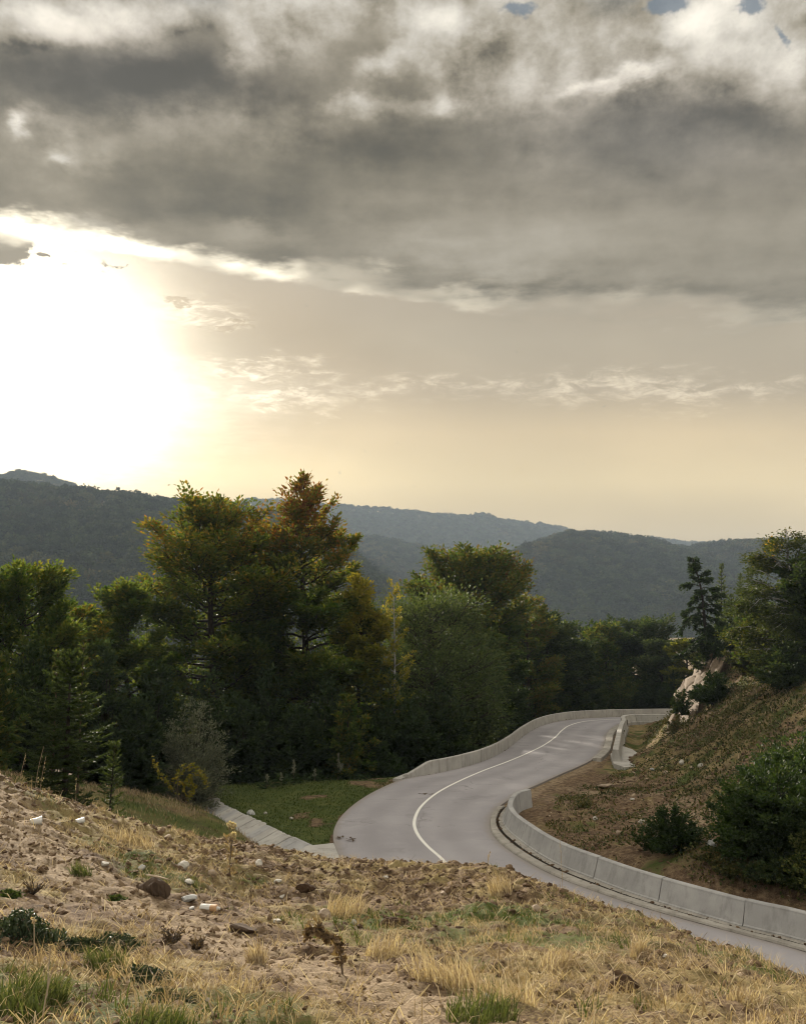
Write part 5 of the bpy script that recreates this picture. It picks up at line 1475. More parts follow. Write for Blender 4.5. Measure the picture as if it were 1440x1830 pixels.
def clods(name, x, y, z, sz, rng, mat, tint, big=False):
    ico = np.array([[0, 0, 1], [.894, 0, .447], [.276, .851, .447], [-.724, .526, .447], [-.724, -.526, .447], [.276, -.851, .447], [.724, .526, -.447], [-.276, .851, -.447], [-.894, 0, -.447], [-.276, -.851, -.447], [.724, -.526, -.447], [0, 0, -1]])
    fi = np.array([[0, 1, 2], [0, 2, 3], [0, 3, 4], [0, 4, 5], [0, 5, 1], [1, 6, 2], [2, 7, 3], [3, 8, 4], [4, 9, 5], [5, 10, 1], [2, 6, 7], [3, 7, 8], [4, 8, 9], [5, 9, 10], [1, 10, 6]])
    n = len(x); m = len(ico)
    V = ico[None] * (1 + .45 * (rng.random((n, m, 1)) - .5)) + rng.normal(size=(n, m, 3)) * .10
    V = V * (np.array([1, 1, .62]) * (.7 + .6 * rng.random((n, 1, 3))))
    a = rng.random(n) * 6.283; c, s = np.cos(a)[:, None], np.sin(a)[:, None]
    V = np.stack([V[..., 0] * c - V[..., 1] * s, V[..., 0] * s + V[..., 1] * c, V[..., 2]], 2)
    tl = rng.normal(size=(n, 1)) * .35
    V[..., 2] += V[..., 0] * tl
    V = V * np.asarray(sz)[:, None, None] + np.stack([x, y, z + sz * .12], 1)[:, None]
    F = (fi[None] + (np.arange(n) * m)[:, None, None]).reshape(-1, 3)
    o = np_obj(name, V.reshape(-1, 3), [F], mat, attrs={'tint': np.repeat(np.clip(tint, 0, 1), len(fi))})
    tag(o, kind='stuff')
def loose_soil():
    r = _r
    x, y = in_view(r, 30000, 2.7, 16.4, .8)
    z, sd = on_bank(x, y); g, d, s = bank_cover(x, y); n = fbm(x, y, 1.1, 3, 131)
    p = np.clip(.35 + .9 * n + .45 * sstep(y, 8.5, 12) + .3 * s - .3 * (g - .4), .05, 1)
    keep = (sd < .5) & (r.random(len(x)) < p)
    x, y, z, s = x[keep], y[keep], z[keep], s[keep]
    sz = (.005 + .014 * r.random(len(x)) ** 2 + .032 * r.random(len(x)) ** (10 - 3 * sstep(y, 7, 12))) * (.55 + .06 * y) 
    clods('soil_clods', x, y, z, sz, r, M['clods'], .05 + .50 * r.random(len(x)) + .36 * s + .35 * (r.random(len(x)) < .05))
    # bigger lumps along the broken rim
    t = r.random(420); P = resample(CREST[2:-3], 400)
    q = P[(t * 399).astype(int)] + r.normal(size=(420, 2)) * [.5, .45]
    z, sd = on_bank(q[:, 0], q[:, 1]); k = (sd < .4)
    clods('soil_lumps', q[k, 0], q[k, 1], z[k], .02 + .055 * r.random(k.sum()) ** 2.2, r, M['clods'], .05 + .45 * r.random(k.sum()))
    # dirt mound on the right and hillside foot
    x = 3 + 26 * r.random(22000); y = 24 + 44 * r.random(22000)
    d = road_mask(x, y); ib, _, sdn, _ = seg_dist(x, y, NB_FOOT)
    k = (d > 2.4) & (sdn > -2) & (x > 4) & ((ib > .9) | (y > 47))
    x, y = x[k], y[k]
    n = fbm(x, y, 2.5, 3, 141); k = r.random(len(x)) < np.clip(.45 + 1.4 * n, .05, 1); x, y = x[k], y[k]
    sz = .025 + .05 * r.random(len(x)) ** 2 + .12 * r.random(len(x)) ** 10
    clods('hillside_lumps', x, y, ground_z(x, y), sz, r, M['clods'], .02 + .46 * r.random(len(x)) + .6 * (r.random(len(x)) < .14))
    i = r.integers(8, len(NB_FOOT) - 60, 1500); f_ = NB_FOOT[i]; e_ = RIGHT[np.argmin(np.linalg.norm(f_[:, None] - RIGHT[None], axis=2), 1)]
    t_ = np.clip(.60 + .09 * r.normal(size=1500), .45, .98)[:, None]; q = e_ + (f_ - e_) * t_ + r.normal(size=(1500, 2)) * .02
    clods('gutter_grit', q[:, 0], q[:, 1], road_z(q[:, 1]) + np.where(np.abs(t_[:, 0] - .6) < .07, -.05, .06), .012 + .06 * r.random(1500) ** 3, r, M['clods'], .05 + .5 * r.random(1500))
    # grit and leaves swept against the outer barrier foot and into the gutters
    P = resample(FB_FOOT[:int(len(FB_FOOT) * .8)], 500); i = r.integers(0, 500, 900); nn = normals2(P)[i]
    q = P[i] - nn * (-.05 - .5 * r.random(900)[:, None] ** 2) * -1 * -1
    q = P[i] + nn * (.05 + .5 * r.random(900)[:, None] ** 2) * FB_SIDE
    clods('roadside_grit', q[:, 0], q[:, 1], road_z(q[:, 1]) + .005, .02 + .05 * r.random(900) ** 3, r, M['clods'], .05 + .3 * r.random(900))
FB_SIDE = 1.0
_c0 = FB_FOOT[60]; _n0 = normals2(FB_FOOT)[60]
if np.min(np.linalg.norm(CENTRE - (_c0 + _n0), axis=1)) > np.min(np.linalg.norm(CENTRE - (_c0 - _n0), axis=1)):
    FB_SIDE = -1.0
def hill_growth():
    r = _r
    # lawn blades
    x = -14 + 16 * r.random(26000); y = 34 + 27 * r.random(26000)
    k = in_poly(x, y, LAWN); x, y = x[k], y[k]; g, d_, s_ = ground_attrs(x, y); k = g > .3; x, y = x[k], y[k]
    blades(r, x, y, ground_z(x, y) - .01, .05 + .09 * r.random(len(x)), .012 + .012 * r.random(len(x)), .3 + .9 * r.random(len(x)), M['lawn'], 'lawn_grass', r.random(len(x)) ** 1.4)
    # grassy slope left of the channel
    x = -24 + 19 * r.random(30000); y = 15 + 34 * r.random(30000)
    zb, sd = bank_z(x, y); dc, _, sdc, _ = seg_dist(x, y, np.array([CH_A, CH_B]))
    k = (sd > .3) & ((sdc < 0) & (dc > 1.9)) & (road_mask(x, y) > 2); x, y = x[k], y[k]
    n = fbm(x, y, 1.6, 3, 151)
    for nm, mt, sel, hh in (('slope_grass', 'green_grass', n > -.02, .16), ('dry_slope_grass', 'dry_grass', n < .06, .22)):
        q = sel & (r.random(len(x)) < .85); a, b = x[q], y[q]
        blades(r, a, b, ground_z(a, b) - .02, hh * (.4 + r.random(len(a))), .007 + .007 * r.random(len(a)), .3 + .8 * r.random(len(a)), M[mt], nm, r.random(len(a)) ** 1.1 * (.8 if mt == 'dry_grass' else 1))
    # hillside: low brush, dry stalks
    n0 = 150000
    x = 9 + 34 * r.random(n0); y = 30 + 62 * r.random(n0)
    d = road_mask(x, y); ib, _, sdi, _ = seg_dist(x, y, IB_FOOT)
    k = (d > 3.4) & (x > 4 + (y - 30) * .2) & ((sdi > 0) | (ib > 3)) & ((y > 47) | (x > 7.5)); x, y = x[k], y[k]
    hillf = sstep(x - .22 * (y - 50), 13.5, 18.0)
    n = fbm(x, y, 2.2, 4, 161); n2 = fbm(x, y, .7, 3, 171)
    k = r.random(len(x)) < np.clip(hillf * (.50 + 1.5 * n) + (1 - hillf) * (.04 + .5 * n2), 0, 1); x, y, hillf, n, n2 = x[k], y[k], hillf[k], n[k], n2[k]
    z = ground_z(x, y)
    hgt = (.05 + .50 * r.random(len(x)) ** 2 * np.clip(.6 + 2.5 * n2, .2, 1.6)) * (.35 + .65 * hillf)
    C = np.stack([x + r.normal(size=len(x)) * .08, y, z + hgt], 1)
    V, F = leaf_quads(r, C, r.normal(size=(len(x), 3)) + [0, 0, .5], .20, .10, .9)
    o = np_obj('hill_brush', V, [F], M['brush'], attrs={'tint': np.clip(.30 + 1.4 * n + .45 * (r.random(len(x)) - .5), 0, 1)}); tag(o, kind='stuff')
    q = r.random(len(x)) < .42
    blades(r, x[q], y[q], z[q] - .02, .15 + .45 * r.random(q.sum()) ** 2, .008 + .008 * r.random(q.sum()), .2 + .8 * r.random(q.sum()), M['dry_grass'], 'hill_dry_grass', .8 * r.random(q.sum()) ** 1.6)
    # greens low over the dirt mound
    x = 4 + 22 * r.random(42000); y = 26 + 36 * r.random(42000)
    d = road_mask(x, y); ib, _, sdn, _ = seg_dist(x, y, NB_FOOT); k = (d > 2.6) & ((ib > 1.1) | (y > 47)); x, y = x[k], y[k]
    g, dd, ss = ground_attrs(x, y); n = fbm(x, y, 1.3, 3, 181); k = (r.random(len(x)) < np.clip(.22 + .8 * (g - .3) + 2.2 * n - .8 * ss, 0, .9)); x, y = x[k], y[k]
    blades(r, x, y, ground_z(x, y) - .01, .06 + .22 * r.random(len(x)) ** 1.5, .014 + .018 * r.random(len(x)), .3 + .9 * r.random(len(x)), M['lawn'], 'mound_grass', r.random(len(x)))
    q = (r.random(len(x)) < .45); a_, b_ = x[q] + r.normal(size=q.sum()) * .4, y[q] + r.normal(size=q.sum()) * .5; ok_ = road_mask(a_, b_) > 2.4; a_, b_ = a_[ok_], b_[ok_]
    blades(r, a_, b_, ground_z(a_, b_) - .01, .06 + .22 * r.random(len(a_)) ** 1.5, .010 + .012 * r.random(len(a_)), .5 + .9 * r.random(len(a_)), M['dry_grass'], 'mound_dry_grass', .75 * r.random(len(a_)))
    # weeds: low leafy plants over the mound, thicker behind the near barrier
    x = 4 + 20 * r.random(60000); y = 25 + 36 * r.random(60000)
    d = road_mask(x, y); ib, _, sdn, _ = seg_dist(x, y, NB_FOOT); k = (d > 2.4) & ((ib > .8) | (y > 47)); x, y, ib = x[k], y[k], ib[k]
    n = fbm(x, y, 1.8, 4, 211); back = sstep(ib, 4.5, 1.5) * sstep(x, 8.8, 11)
    k = r.random(len(x)) < np.clip(.10 + 2.0 * n + .75 * back, 0, .9); x, y, n, back = x[k], y[k], n[k], back[k]
    C = np.stack([x, y, ground_z(x, y) + (.03 + .22 * r.random(len(x)) ** 2) * (1 + 1.6 * back)], 1)
    V, F = leaf_quads(r, C, r.normal(size=(len(x), 3)) + [0, 0, .3], .13, .075, .8)
    o = np_obj('mound_weeds', V, [F], M['brush'], attrs={'tint': np.clip(.25 + .5 * r.random(len(x)) + .8 * n, 0, 1)}); tag(o, kind='stuff')
    q = r.random(len(x)) < .5
    V, F = leaf_quads(r, C[q] + r.normal(size=(q.sum(), 3)) * .05, r.normal(size=(q.sum(), 3)) + [0, 0, .3], .12, .075, .8)
    o = np_obj('mound_greens', V, [F], M['shrub'], attrs={'tint': .75 * r.random(len(F))}); tag(o, kind='stuff')
    # herbs along the back edge of the lawn and under the trees
    x = -22 + 30 * r.random(9000); y = 56.5 + 9 * r.random(9000) ** 1.3 - sstep(x, -9, -14) * 8
    k = road_mask(x, y) > 2.5; x, y = x[k], y[k]
    C = np.stack([x, y, ground_z(x, y) + .65 * r.random(len(x)) ** 2 * (.5 + fbm(x, y, 2, 2, 191))], 1)
    V, F = leaf_quads(r, C, r.normal(size=(len(x), 3)) + [0, 0, .5], .26, .13, .9)
    o = np_obj('wood_edge_undergrowth', V, [F], M['shrub'], attrs={'tint': .6 * r.random(len(x))}); tag(o, kind='stuff')
bank_growth(); loose_soil(); hill_growth()

# ------------------------------------------------------------------ finding where a sight line meets the land
def hit_bank(px, py):
    u, v = ray(px, py); Y = np.linspace(2.4, 18, 700)
    f = CAMZ + v * Y - bank_h(u * Y, Y)
    k = np.argmax(f < 0) if (f < 0).any() else len(Y) - 1
    return np.array([u * Y[k], Y[k], bank_h(u * Y[k], Y[k])[0]])
def hit_ground(px, py, y0=25.0):
    u, v = ray(px, py); Y = np.linspace(y0, 110, 900)
    f = CAMZ + v * Y - ground_z(u * Y, Y)
    k = np.argmax(f < 0) if (f < 0).any() else len(Y) - 1
    return np.array([u * Y[k], Y[k], float(ground_z([u * Y[k]], [Y[k]])[0])])
def stone(p, px_w, mat, label, seed, group, flat=.55, name='stone', ratio=.8):
    s = px_w * p[1] / FPX * .5
    V, F = chop_rock(seed, (s, s * ratio, s * flat), 11, 2, .03)
    V = rotz(V, seed * 1.7)
    o = np_obj(name, V, [F], M[mat]); o.location = (p[0], p[1], p[2] + s * flat * .45)
    o.rotation_euler = (.15 * math.sin(seed), .2 * math.cos(seed * 2), 0)
    tag(o, label, 'stone', group)
GB, GM = 'stones on the near bank', 'stones on the dirt mound'
for k, (px, py, w, mt, lab, fl) in enumerate([
    (265, 1453, 28, 'stone_pale', 'pale stone on the bank rim above the straw patch', .5), (188, 1547, 18, 'stone_pale', 'small pale stone among straw left of the dark stump', .6), (254, 1554, 16, 'stone_grey', 'small blue grey stone just above the dark stump', .7),
    (327, 1553, 25, 'stone_pale', 'angular pale stone upper right of the dark stump', .7), (338, 1579, 29, 'stone_pale', 'flat white stone right beside the dark stump', .35), (337, 1612, 32, 'stone_grey', 'flat blue grey stone below the flat white stone', .45),
    (343, 1625, 16, 'stone_grey', 'small dark grey stone between the blue grey stone and the plastic bottle', .5), (380, 1564, 18, 'stone_brown', 'rounded brown stone left of the thistle', .8), (463, 1547, 20, 'stone_pale', 'pale stone right of the thistle', .6), (497, 1576, 16, 'stone_pale', 'small pale stone right of the thistle and lower down', .4),
    (580, 1642, 28, 'stone_brown', 'large brownish stone behind the drooping brown dock plant', .8), (631, 1655, 13, 'stone_pale', 'small white stone right of the large brownish stone', .8), (495, 1650, 17, 'stone_pale', 'pale stone between the fallen log and the brown dock plant', .6), (372, 1790, 9, 'stone_pale', 'white pebble on the bare sandy track', .8),
    (872, 1786, 18, 'stone_pale', 'pale stone deep in the blond grass at the bottom', .6), (505, 1604, 12, 'stone_pale', 'tiny pale stone above the brown dock plant', .5), (205, 1470, 14, 'stone_brown', 'brown stone near the bank rim right of the white cup', .6), (300, 1498, 16, 'stone_brown', 'dull stone in the straw between rim and dark stump', .6),
    (1188, 1712, 12, 'stone_pale', 'small pale stone on the right part of the bank', .6), (792, 1600, 14, 'stone_brown', 'brown stone on the middle of the cloddy bank', .6), (690, 1570, 12, 'stone_pale', 'small pale stone near the rim above the middle', .6), (958, 1628, 20, 'stone_brown', 'brown stone on the cloddy slope below the road curve', .7)]):
    stone(hit_bank(px, py), w, mt, lab, 200 + k, GB, fl)
for k, (px, py, w, mt, lab) in enumerate([
    (1063, 1465, 14, 'stone_pale', 'pale stone on the mound near the barrier end'), (1147, 1472, 17, 'stone_pale', 'white boulder in the middle of the mound'), (1105, 1491, 18, 'stone_brown', 'jagged brown stone lower left of the white boulder'), (1272, 1514, 28, 'stone_grey', 'largest grey white boulder beside the dark bushes'),
    (1218, 1366, 16, 'stone_pale', 'upper pale stone of the three at the hillside foot'), (1236, 1375, 11, 'stone_brown', 'middle brown stone of the three at the hillside foot'), (1252, 1371, 15, 'stone_pale', 'right stone of the three at the hillside foot'), (1290, 1480, 14, 'stone_pale', 'pale stone above the largest boulder'), (1165, 1377, 10, 'stone_grey', 'small grey stone right of the barrier footing'),
    (1190, 1384, 14, 'stone_brown', 'flat brown stone between footing and hillside stones'), (1129, 1431, 10, 'stone_pale', 'small pale stone above the white boulder'), (1352, 1406, 30, 'stone_grey', 'pale grey rock against the dark bush on the slope'), (1080, 1408, 34, 'stone_brown', 'long flat tan slab of stone on the mound'), (1172, 1497, 9, 'stone_pale', 'tiny white stone left of the upright dark bush')]):
    stone(hit_ground(px, py, 27.0), w, mt, lab, 300 + k, GM, .6 if px != 1080 else .25)
for k, (px, py, w, lab) in enumerate([(449, 1450, 20, 'grey stone on the lawn beside the channel rim'), (475, 1446, 9, 'small white stone on the lawn right of the grey one'), (521, 1457, 9, 'small pale stone in the middle of the lawn')]):
    p = on_road(px, py); stone(np.array([p[0], p[1], gz(*p)]), w, 'stone_grey' if k == 0 else 'stone_pale', lab, 330 + k, 'stones on the lawn', .6)

# ------------------------------------------------------------------ odd things lying on the bank
def litter():
    r = np.random.default_rng(3)
    # white paper cup, lying
    def cup(px, py, label, w):
        p = hit_bank(px, py); s = w * p[1] / FPX
        root = empty('paper_cup', p + [0, 0, s * .36], .6); tag(root, label, 'litter', 'litter on the bank')
        th = np.linspace(0, 6.283, 14, endpoint=False)
        rad = np.array([.30, .34, .38, .41, .43, .41, .39]); ax = np.array([-.5, -.2, .1, .4, .5, .5, .42])
        V = np.array([[a * s, q * s * math.cos(t), q * s * math.sin(t) * (1 - .12 * (a > 0))] for a, q in zip(ax, rad) for t in th])
        V = V + (fbm(V[:, 0] / s * 3 + V[:, 2] / s * 2, V[:, 1] / s * 3, 1.0, 3, int(w)) * .22 * s)[:, None] * np.array([.5, 1, 1]) - [0, 0, .10 * s]
        F = []
        for i in range(len(ax) - 1):
            for j in range(14):
                F.append([i * 14 + j, i * 14 + (j + 1) % 14, (i + 1) * 14 + (j + 1) % 14, (i + 1) * 14 + j])
        np_obj('body', V, [np.array(F), np.array([list(range(14))[::-1]])], M['white_plastic'], root)
        tb = Tubes(); tb.add(np.array([[.5 * s, .42 * s * math.cos(t), .42 * s * math.sin(t)] for t in np.linspace(0, 6.283, 17)]), .018 * s, 5)
        w_ = tb.arrays(); np_obj('lip', w_[0], [w_[1]], M['white_plastic'], root)
    cup(64, 1474, 'crumpled white cup lying near the left rim of the bank', 18)
    cup(143, 1472, 'whitish cup lying in straw, right of the crumpled cup', 13)
    # plastic bottle with an orange label end
    p = hit_bank(376, 1627); s = 36 * p[1] / FPX
    root = empty('plastic_bottle', p + [0, 0, s * .09], -.25); tag(root, 'white plastic bottle with orange end lying below the pale stones', 'litter', 'litter on the bank')
    th = np.linspace(0, 6.283, 12, endpoint=False)
    def lathe(nm, prof, mat):
        V = np.array([[a * s, q * s * math.cos(t), q * s * math.sin(t)] for a, q in prof for t in th]); F = []
        for i in range(len(prof) - 1):
            for j in range(12):
                F.append([i * 12 + j, i * 12 + (j + 1) % 12, (i + 1) * 12 + (j + 1) % 12, (i + 1) * 12 + j])
        n = len(prof); np_obj(nm, V, [np.array(F), np.array([list(range(12))[::-1]]), np.array([[(n - 1) * 12 + j for j in range(12)]])], M[mat], root)
    lathe('body', [(-.5, .12), (-.47, .16), (-.2, .165), (0, .15), (.02, .15)], 'white_plastic'); lathe('wrapper', [(.022, .155), (.05, .17), (.30, .17), (.36, .14)], 'orange_print'); lathe('neck', [(.362, .12), (.44, .06), (.50, .055)], 'white_plastic')
    # rotten stump
    p = hit_bank(276, 1596); s = 62 * p[1] / FPX
    root = empty('tree_stump', p, .1); tag(root, 'dark rotten stump with a pale splintered top edge', 'stump')
    V, F = chop_rock(71, (s * .5, s * .34, s * .34), 14, 3, .10); V[:, 2] += s * .12; np_obj('wood', V, [F], M['rotten_wood'], root)
    V, F = chop_rock(72, (s * .40, s * .05, s * .035), 10, 2, .10); V = roty(V, .22); V += [s * .06, 0, s * .42]; np_obj('splinter', V, [F], M['pale_wood'], root)
    for q in range(5):
        tb = Tubes(); a = np.array([(-.4 + .18 * q) * s, -.28 * s, .30 * s]); tb.add(np.array([a, a + [.03 * s, -.05 * s, -.16 * s], a + [.06 * s, -.03 * s, -.34 * s]]), [.012, .01, .006], 5); w_ = tb.arrays(); np_obj('root', w_[0], [w_[1]], M['rotten_wood'], root)
    # fallen log and dark turned sods
    for px, py, w, h, nm, lab, cat in [(432, 1668, 66, .24, 'rotten_log', 'dark rotten log piece lying right of the sandy track', 'log'), (1112, 1772, 76, .40, 'soil_sod', 'big dark turned sod in the lower right of the bank', 'clod'), (1082, 1610, 34, .5, 'soil_sod', 'dark sod standing up on the rim beside the road', 'clod'), (545, 1590, 40, .3, 'soil_sod', 'dark sod half hidden in straw near the middle', 'clod'), (700, 1655, 60, .3, 'soil_sod', 'flat dark sod in the middle of the bank', 'clod')]:
        p = hit_bank(px, py); s = w * p[1] / FPX * .5
        V, F = chop_rock(int(px), (s, s * .55, s * h * 1.4), 12, 3, .12); V = rotz(V, -.45 if nm == 'rotten_log' else .2)
        o = np_obj(nm, V, [F], M['rotten_wood'] if nm == 'rotten_log' else M['clods'], attrs={'tint': np.full(len(F), .02)}); o.location = p + [0, 0, s * h * .5]
        tag(o, lab, cat)
litter()
def plants():
    r = np.random.default_rng(9)
    # thistle gone to seed
    p = hit_bank(410, 1566); h = 82 * p[1] / FPX
    root = empty('thistle', p); tag(root, 'dried orange thistle with fluffy white seed heads', 'thistle')
    tb = Tubes(); heads = [(-.02, .0, 1.0), (.05, .02, .97), (.07, -.03, .80)]
    for hx, hy, hz in heads:
        tb.add(np.array([[0, 0, 0], [.01, 0, .45 * h], [hx * 1.0 * h, hy, hz * h]]), [.007, .006, .004], 5)
    for q in range(16):
        z = h * (.15 + .7 * r.random()); a = r.random() * 6.28; tb.add(np.array([[0, 0, z], [.07 * math.cos(a), .07 * math.sin(a), z + .03 * r.normal()]]), [.006, .002], 4)
    w = tb.arrays(); np_obj('stem', w[0], [w[1]], M['twig'], root)
    n = 90; C = np.c_[r.normal(size=n) * .035, r.normal(size=n) * .035, h * (.05 + .8 * r.random(n))]
    V, F = leaf_quads(r, C, r.normal(size=(n, 3)) + [0, 0, .4], .075, .02, 1); np_obj('leaves', V, [F], M['dead'], root, attrs={'tint': .5 + .5 * r.random(n)})
    for hx, hy, hz in heads:
        n = 90; d = r.normal(size=(n, 3)); d /= np.linalg.norm(d, axis=1, keepdims=True)
        V, F = leaf_quads(r, d * .028 + [hx * h, hy, hz * h + .015], d, .035, .018, 1); np_obj('seed_head', V, [F], M['fluff'], root, attrs={'tint': r.random(n)})
    # brown dock, drooping
    b, t = hit_bank(612, 1742), hit_bank(545, 1690)
    root = empty('dock_plant', b); tag(root, 'withered brown dock plant drooping to the left beside blond grass', 'weed')
    tp = at(545, 1668, b[1] - .1) - b
    P = catmull([(0, 0, 0), (tp[0] * .15, 0, .20), (tp[0] * .45, .0, tp[2] * .85), (tp[0] * .8, 0, tp[2] * 1.02), (tp[0], 0, tp[2] * .85)], .04)
    tb = Tubes(); tb.add(P, np.linspace(.008, .003, len(P)), 5); w = tb.arrays(); np_obj('stem', w[0], [w[1]], M['twig'], root)
    i = r.integers(2, len(P), 170); V, F = leaf_quads(r, P[i] + r.normal(size=(170, 3)) * .018, r.normal(size=(170, 3)) + [0, 0, -.6], .06, .03, 1); np_obj('leaves', V, [F], M['dead'], root, attrs={'tint': r.random(170)})
    # dark low weeds creeping over the soil
    for k, (px, py, w, hh, lab) in enumerate([(48, 1668, 120, .30, 'large dark green creeping weed patch at the left edge'), (150, 1700, 70, .14, 'tail of dark creeping weed right of the left edge patch'), (215, 1690, 74, .14, 'dark creeping weed patch in the middle of the sandy slope'), (262, 1752, 80, .13, 'dark weed mat below the sandy track, upper piece'), (312, 1788, 66, .10, 'dark weed mat below the sandy track, lower piece'),
                                            (208, 1608, 26, .12, 'small dark green weed left above the sandy track'), (20, 1600, 30, .14, 'green weed by the left edge above the large patch'), (735, 1660, 26, .08, 'small bright weed in the middle of the bank')]):
        c = hit_bank(px, py); s = w * c[1] / FPX * .5; n = int(260 + 11 * w)
        x = c[0] + r.normal(size=n) * s * .48; y = c[1] + r.normal(size=n) * s * .55
        z = bank_h(x, y); q = np.exp(-(((x - c[0]) / s) ** 2 + ((y - c[1]) / s) ** 2))
        root = empty('creeping_weed', c); tag(root, lab, 'weed', 'creeping weeds on the bank')
        C = np.stack([x, y, z + hh * s * 2.2 * q * r.random(n) ** .8], 1) - c
        V, F = leaf_quads(r, C, r.normal(size=(n, 3)) + [0, 0, .8], .045, .013, .9)
        np_obj('foliage', V, [F], M['dark_weed' if k < 5 else 'shrub'], root, attrs={'tint': np.clip(r.random(n) * .7 + .3 * q, 0, 1)})
        tb = Tubes()
        for j in range(10):
            a = r.integers(0, n, 2); tb.add(np.stack([C[a[0]], C[a[1]] * .6 + C[a[0]] * .4 + [0, 0, .02]]), [.003, .002], 3)
        w_ = tb.arrays(); np_obj('stems', w_[0], [w_[1]], M['twig'], root)
    # twiggy dead bushes
    for px, py, w, lab in [(308, 1688, 50, 'small dead purplish twig bush right of the creeping weed'), (60, 1600, 44, 'dead brown twig bush above the left edge weeds'), (352, 1700, 34, 'second dead twig bush right of the purplish one')]:
        c = hit_bank(px, py); s = w * c[1] / FPX * .5
        root = empty('dead_bush', c); tag(root, lab, 'weed', 'dead twig bushes'); tb = Tubes(); C = []
        for j in range(46):
            a = r.random() * 6.28; l = s * (.5 + .7 * r.random()); e = np.array([math.cos(a) * l * .8, math.sin(a) * l * .8, l * (.4 + .8 * r.random())])
            tb.add(np.array([[0, 0, 0], e * .5 + r.normal(size=3) * .1 * s, e]), [.004, .003, .0015], 3); C += [e * (.5 + .5 * r.random()) for _ in range(3)]
        w_ = tb.arrays(); np_obj('stems', w_[0], [w_[1]], M['bark'], root)
        V, F = leaf_quads(r, np.array(C), r.normal(size=(len(C), 3)), .03, .012, 1); np_obj('leaves', V, [F], M['dead'], root, attrs={'tint': .3 * r.random(len(C))})
    # bold grass tussocks
    for k, (px, py, w, h, mt, lab) in enumerate([(800, 1760, 120, 66, 'dry_grass', 'large blond grass tussock low in the middle'), (690, 1710, 76, 48, 'dry_grass', 'blond grass tussock right of the brown dock plant'), (905, 1790, 100, 48, 'dry_grass', 'blond tussock right of the large one at the bottom'), (615, 1640, 70, 56, 'dry_grass', 'golden straw tussock in front of the large brownish stone'), (232, 1500, 80, 34, 'dry_grass', 'flattened blond straw tussock near the left rim'),
                                               (1140, 1712, 26, 50, 'dry_grass', 'thin upright reddish straw tuft right of the middle'), (895, 1590, 40, 40, 'dry_grass', 'light straw tuft just below the road curve'), (70, 1790, 90, 60, 'green_grass', 'bright green grass tussock in the lower left corner'), (190, 1728, 70, 44, 'green_grass', 'pale green grass tussock beside the dark weed mat'), (860, 1826, 120, 50, 'green_grass', 'green grass tussock at the bottom middle'), (30, 1822, 100, 60, 'green_grass', 'dense green tussock at the very corner lower left'),
                                               (280, 1826, 120, 40, 'green_grass', 'low green tussock at the bottom left'), (145, 1562, 34, 30, 'green_grass', 'small green tuft above the sandy track on the left'), (1330, 1790, 60, 36, 'dry_grass', 'pale straw tuft low at the right'), (460, 1720, 30, 44, 'dry_grass', 'slim straw tuft on the track edge'), (1000, 1730, 60, 40, 'dry_grass', 'straw tuft right of the blond tussocks')]):
        c = hit_bank(px, min(py, 1826)); s = w * c[1] / FPX * .5; hh = h * c[1] / FPX
        n = int(160 + 2.6 * w)
        i, x, y = tufts(r, np.full(1, c[0]), np.full(1, c[1]), [n], np.full(1, s)); z = bank_h(x, y)
        root = empty('grass_tussock', c); tag(root, lab, 'grass', 'grass tussocks on the bank')
        o = blades(r, x - c[0], y - c[1], z - c[2] - .01, hh * (.3 + .8 * r.random(n)), .0018 + .0022 * r.random(n), .15 + 1.05 * r.random(n), M[mt], 'blade_tuft', (.30 + .7 * r.random(n)) if mt == 'dry_grass' else .25 + .6 * r.random(n), kind=None, parent=root, az=r.normal(size=n) * 1.0 + (.2 if k % 2 else 2.6))
    # single tall stalks along the rim and across the foreground
    for k, (bx, by, tx, ty, lab) in enumerate([(22, 1384, 46, 1346, 'tall dry stalk on the left rim, first of three'), (50, 1392, 78, 1334, 'tall dry stalk on the left rim, middle of three'), (62, 1396, 82, 1352, 'tall dry stalk on the left rim, last of three'), (84, 1800, 89, 1692, 'upright pale stalk in the lower left grass'), (75, 1826, 104, 1716, 'leaning pale stalk in the lower left grass'), (385, 1828, 348, 1766, 'bent pinkish stalk at the lower middle left'), (1006, 1560, 1000, 1500, 'faint straw stalk standing before the road'), (868, 1580, 876, 1522, 'tall straw stalk on the rim below the road curve'),
                                             (140, 1422, 136, 1390, 'dark stalk on the rim beside the young fir'), (62, 1718, 58, 1644, 'pale stalk crossing the left edge weed patch')]):
        b = hit_bank(bx, by); t = at(tx, ty, b[1]) - b
        root = empty('grass_stalk', b); tag(root, lab, 'grass stalk', 'single dry stalks')
        P = catmull([(0, 0, -.02), (t[0] * .3, 0, t[2] * .5), (t[0] * .7, .01, t[2] * .9), (t[0], .02, t[2])], .03)
        tb = Tubes(); tb.add(P, np.linspace(.0035, .0016, len(P)) * (1 + b[1] * .05), 4); w_ = tb.arrays(); np_obj('stem', w_[0], [w_[1]], M['pale_wood'], root)
        m = 26; q = P[-1] - (P[-1] - P[len(P) * 2 // 3]) * (r.random(m) ** 1.2)[:, None]
        V, F = leaf_quads(r, q + r.normal(size=(m, 3)) * .006, r.normal(size=(m, 3)) * .4 + [t[0], 0, t[2]], .035, .008, 1); np_obj('seed_head', V, [F], M['dry_grass'], root, attrs={'tint': .4 + .6 * r.random(m)})
plants()
